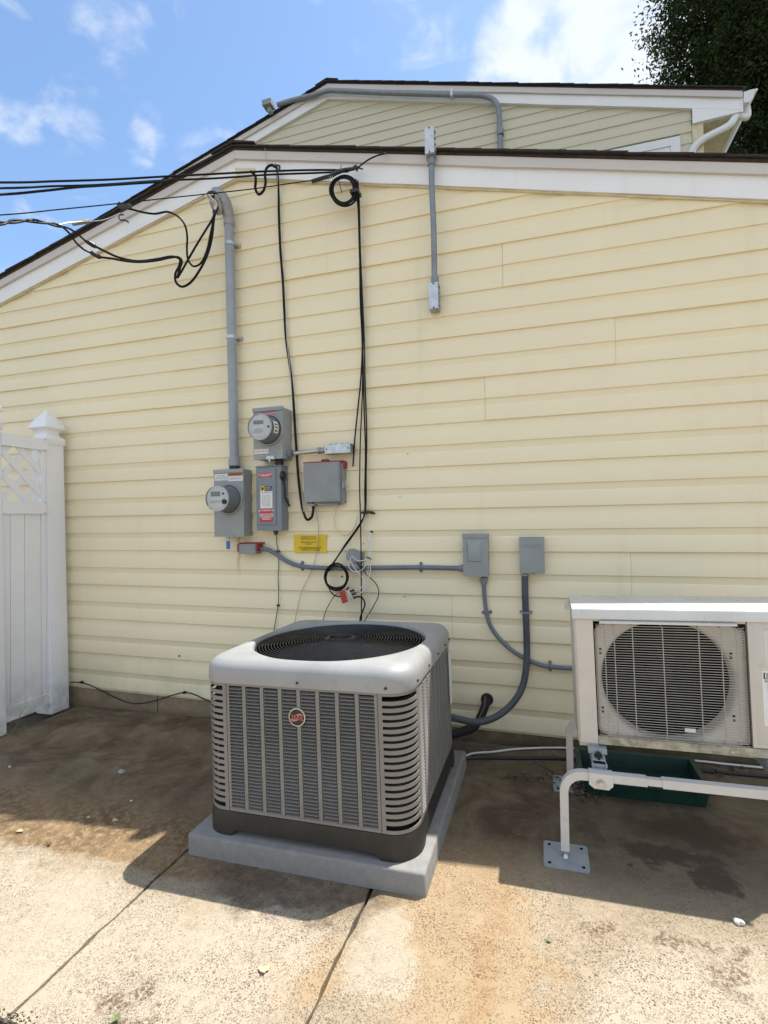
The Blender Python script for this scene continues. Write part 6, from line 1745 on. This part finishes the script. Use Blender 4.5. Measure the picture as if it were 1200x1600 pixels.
def pebble(px, py, r, label, mat=M_STONE):
    c = G(px, py); bm = B(); bmesh.ops.create_icosphere(bm, subdivisions=2, radius=r, matrix=Matrix.Translation((c.x, c.y, c.z + r * .45)) @ Matrix.Diagonal((1.2, .9, .7, 1)))
    for v in bm.verts: v.co += v.co.normalized() * noise.noise(v.co * 90) * r * .5
    return part('pebble', bm, mat, cat='pebble', label=label)
pebble(190, 1208, .015, 'grey green pebble alone in the shade left of the condenser')
pebble(1155, 1444, .012, 'pale stone chip at the edge of the heat pump shadow', simple('pale_stone', (.6, .58, .53), .8))
pebble(15, 1199, .007, 'tiny white chip near the latch post', MATS['pale_stone'])
pebble(205, 1252, .005, 'tiny pale chip in the shade below the grey pebble', MATS['pale_stone'])
# leaf litter round the rear foot plate
lt = B(); rl = random.Random(3)
for k in range(330):
    q = rl.random()
    if q < .6: px, py = rl.gauss(918, 20), rl.gauss(1232, 11)
    elif q < .8: px, py = rl.gauss(850, 30), rl.gauss(1212, 8)
    else: px, py = rl.gauss(1130, 30), rl.gauss(1205, 6)
    c = G(px, py, rl.uniform(.002, .018)); s = rl.uniform(.004, .016)
    u = Vector((rl.gauss(0, 1), rl.gauss(0, 1), rl.gauss(0, .35))).normalized(); w = u.cross(Vector((rl.gauss(0, .4), rl.gauss(0, .4), 1))).normalized()
    vs = [lt.verts.new(c - u * s), lt.verts.new(c + w * s * .45 + Vector((0, 0, s * .3))), lt.verts.new(c + u * s), lt.verts.new(c - w * s * .45)]
    lt.faces.new(vs)
part('leaf_litter', lt, simple('litter_brown', (.11, .065, .045), .8, var=.6, nscale=90), kind='stuff', cat='leaf litter', label='brown leaf litter and scraps collected round the rear foot plate and tray', smooth=None)
# twigs
for k, l in enumerate(([(832, 1190), (845, 1196), (862, 1205), (870, 1212)], [(782, 1216), (800, 1214), (830, 1215), (850, 1218)], [(960, 1250), (985, 1256), (1012, 1254)])):
    bm = B(); tube(bm, [G(x, y, .004) for x, y in l], .0018, 6, 4)
    part('twig', bm, M_DRY2, cat='twig', label=('thin twig left of the rear stand leg', 'thin twig lying in front of the dark pipe', 'thin twig in front of the green tray')[k])
# weeds at the gate
wd = B(); rw = random.Random(5)
for k in range(60):
    c = PX(20 + rw.uniform(-4, 5), 1147, FX); c = Vector((-3.0 + rw.uniform(-.03, .015), -.46 + rw.uniform(-.05, .08), gz(-3.0) - .01))
    hgt = rw.uniform(.012, .04); d = Vector((rw.gauss(0, .5), rw.gauss(0, .5), 1)).normalized()
    s = Vector((rw.uniform(-1, 1), rw.uniform(-1, 1), 0)).normalized() * .0022
    vs = [wd.verts.new(c - s), wd.verts.new(c + s), wd.verts.new(c + d * hgt * .6 + s * .6), wd.verts.new(c + d * hgt + Vector((d.x, d.y, 0)) * hgt * .4)]
    wd.faces.new(vs)
part('weeds', wd, M_GLF, kind='stuff', cat='weeds', label='small tuft of weeds at the foot of the gate', smooth=None)
wire('grass_stalk', [PX(20, 1147, -3.0), PX(27, 1130, -3.0), PX(34, 1112, -2.99), PX(42, 1103, -2.98)], .0013, simple('dry_stalk', (.26, .22, .14), .7), cat='stalk', label='single dry grass stalk leaning against the bottom rail of the gate', seg=5)
bpy.context.view_layer.update()
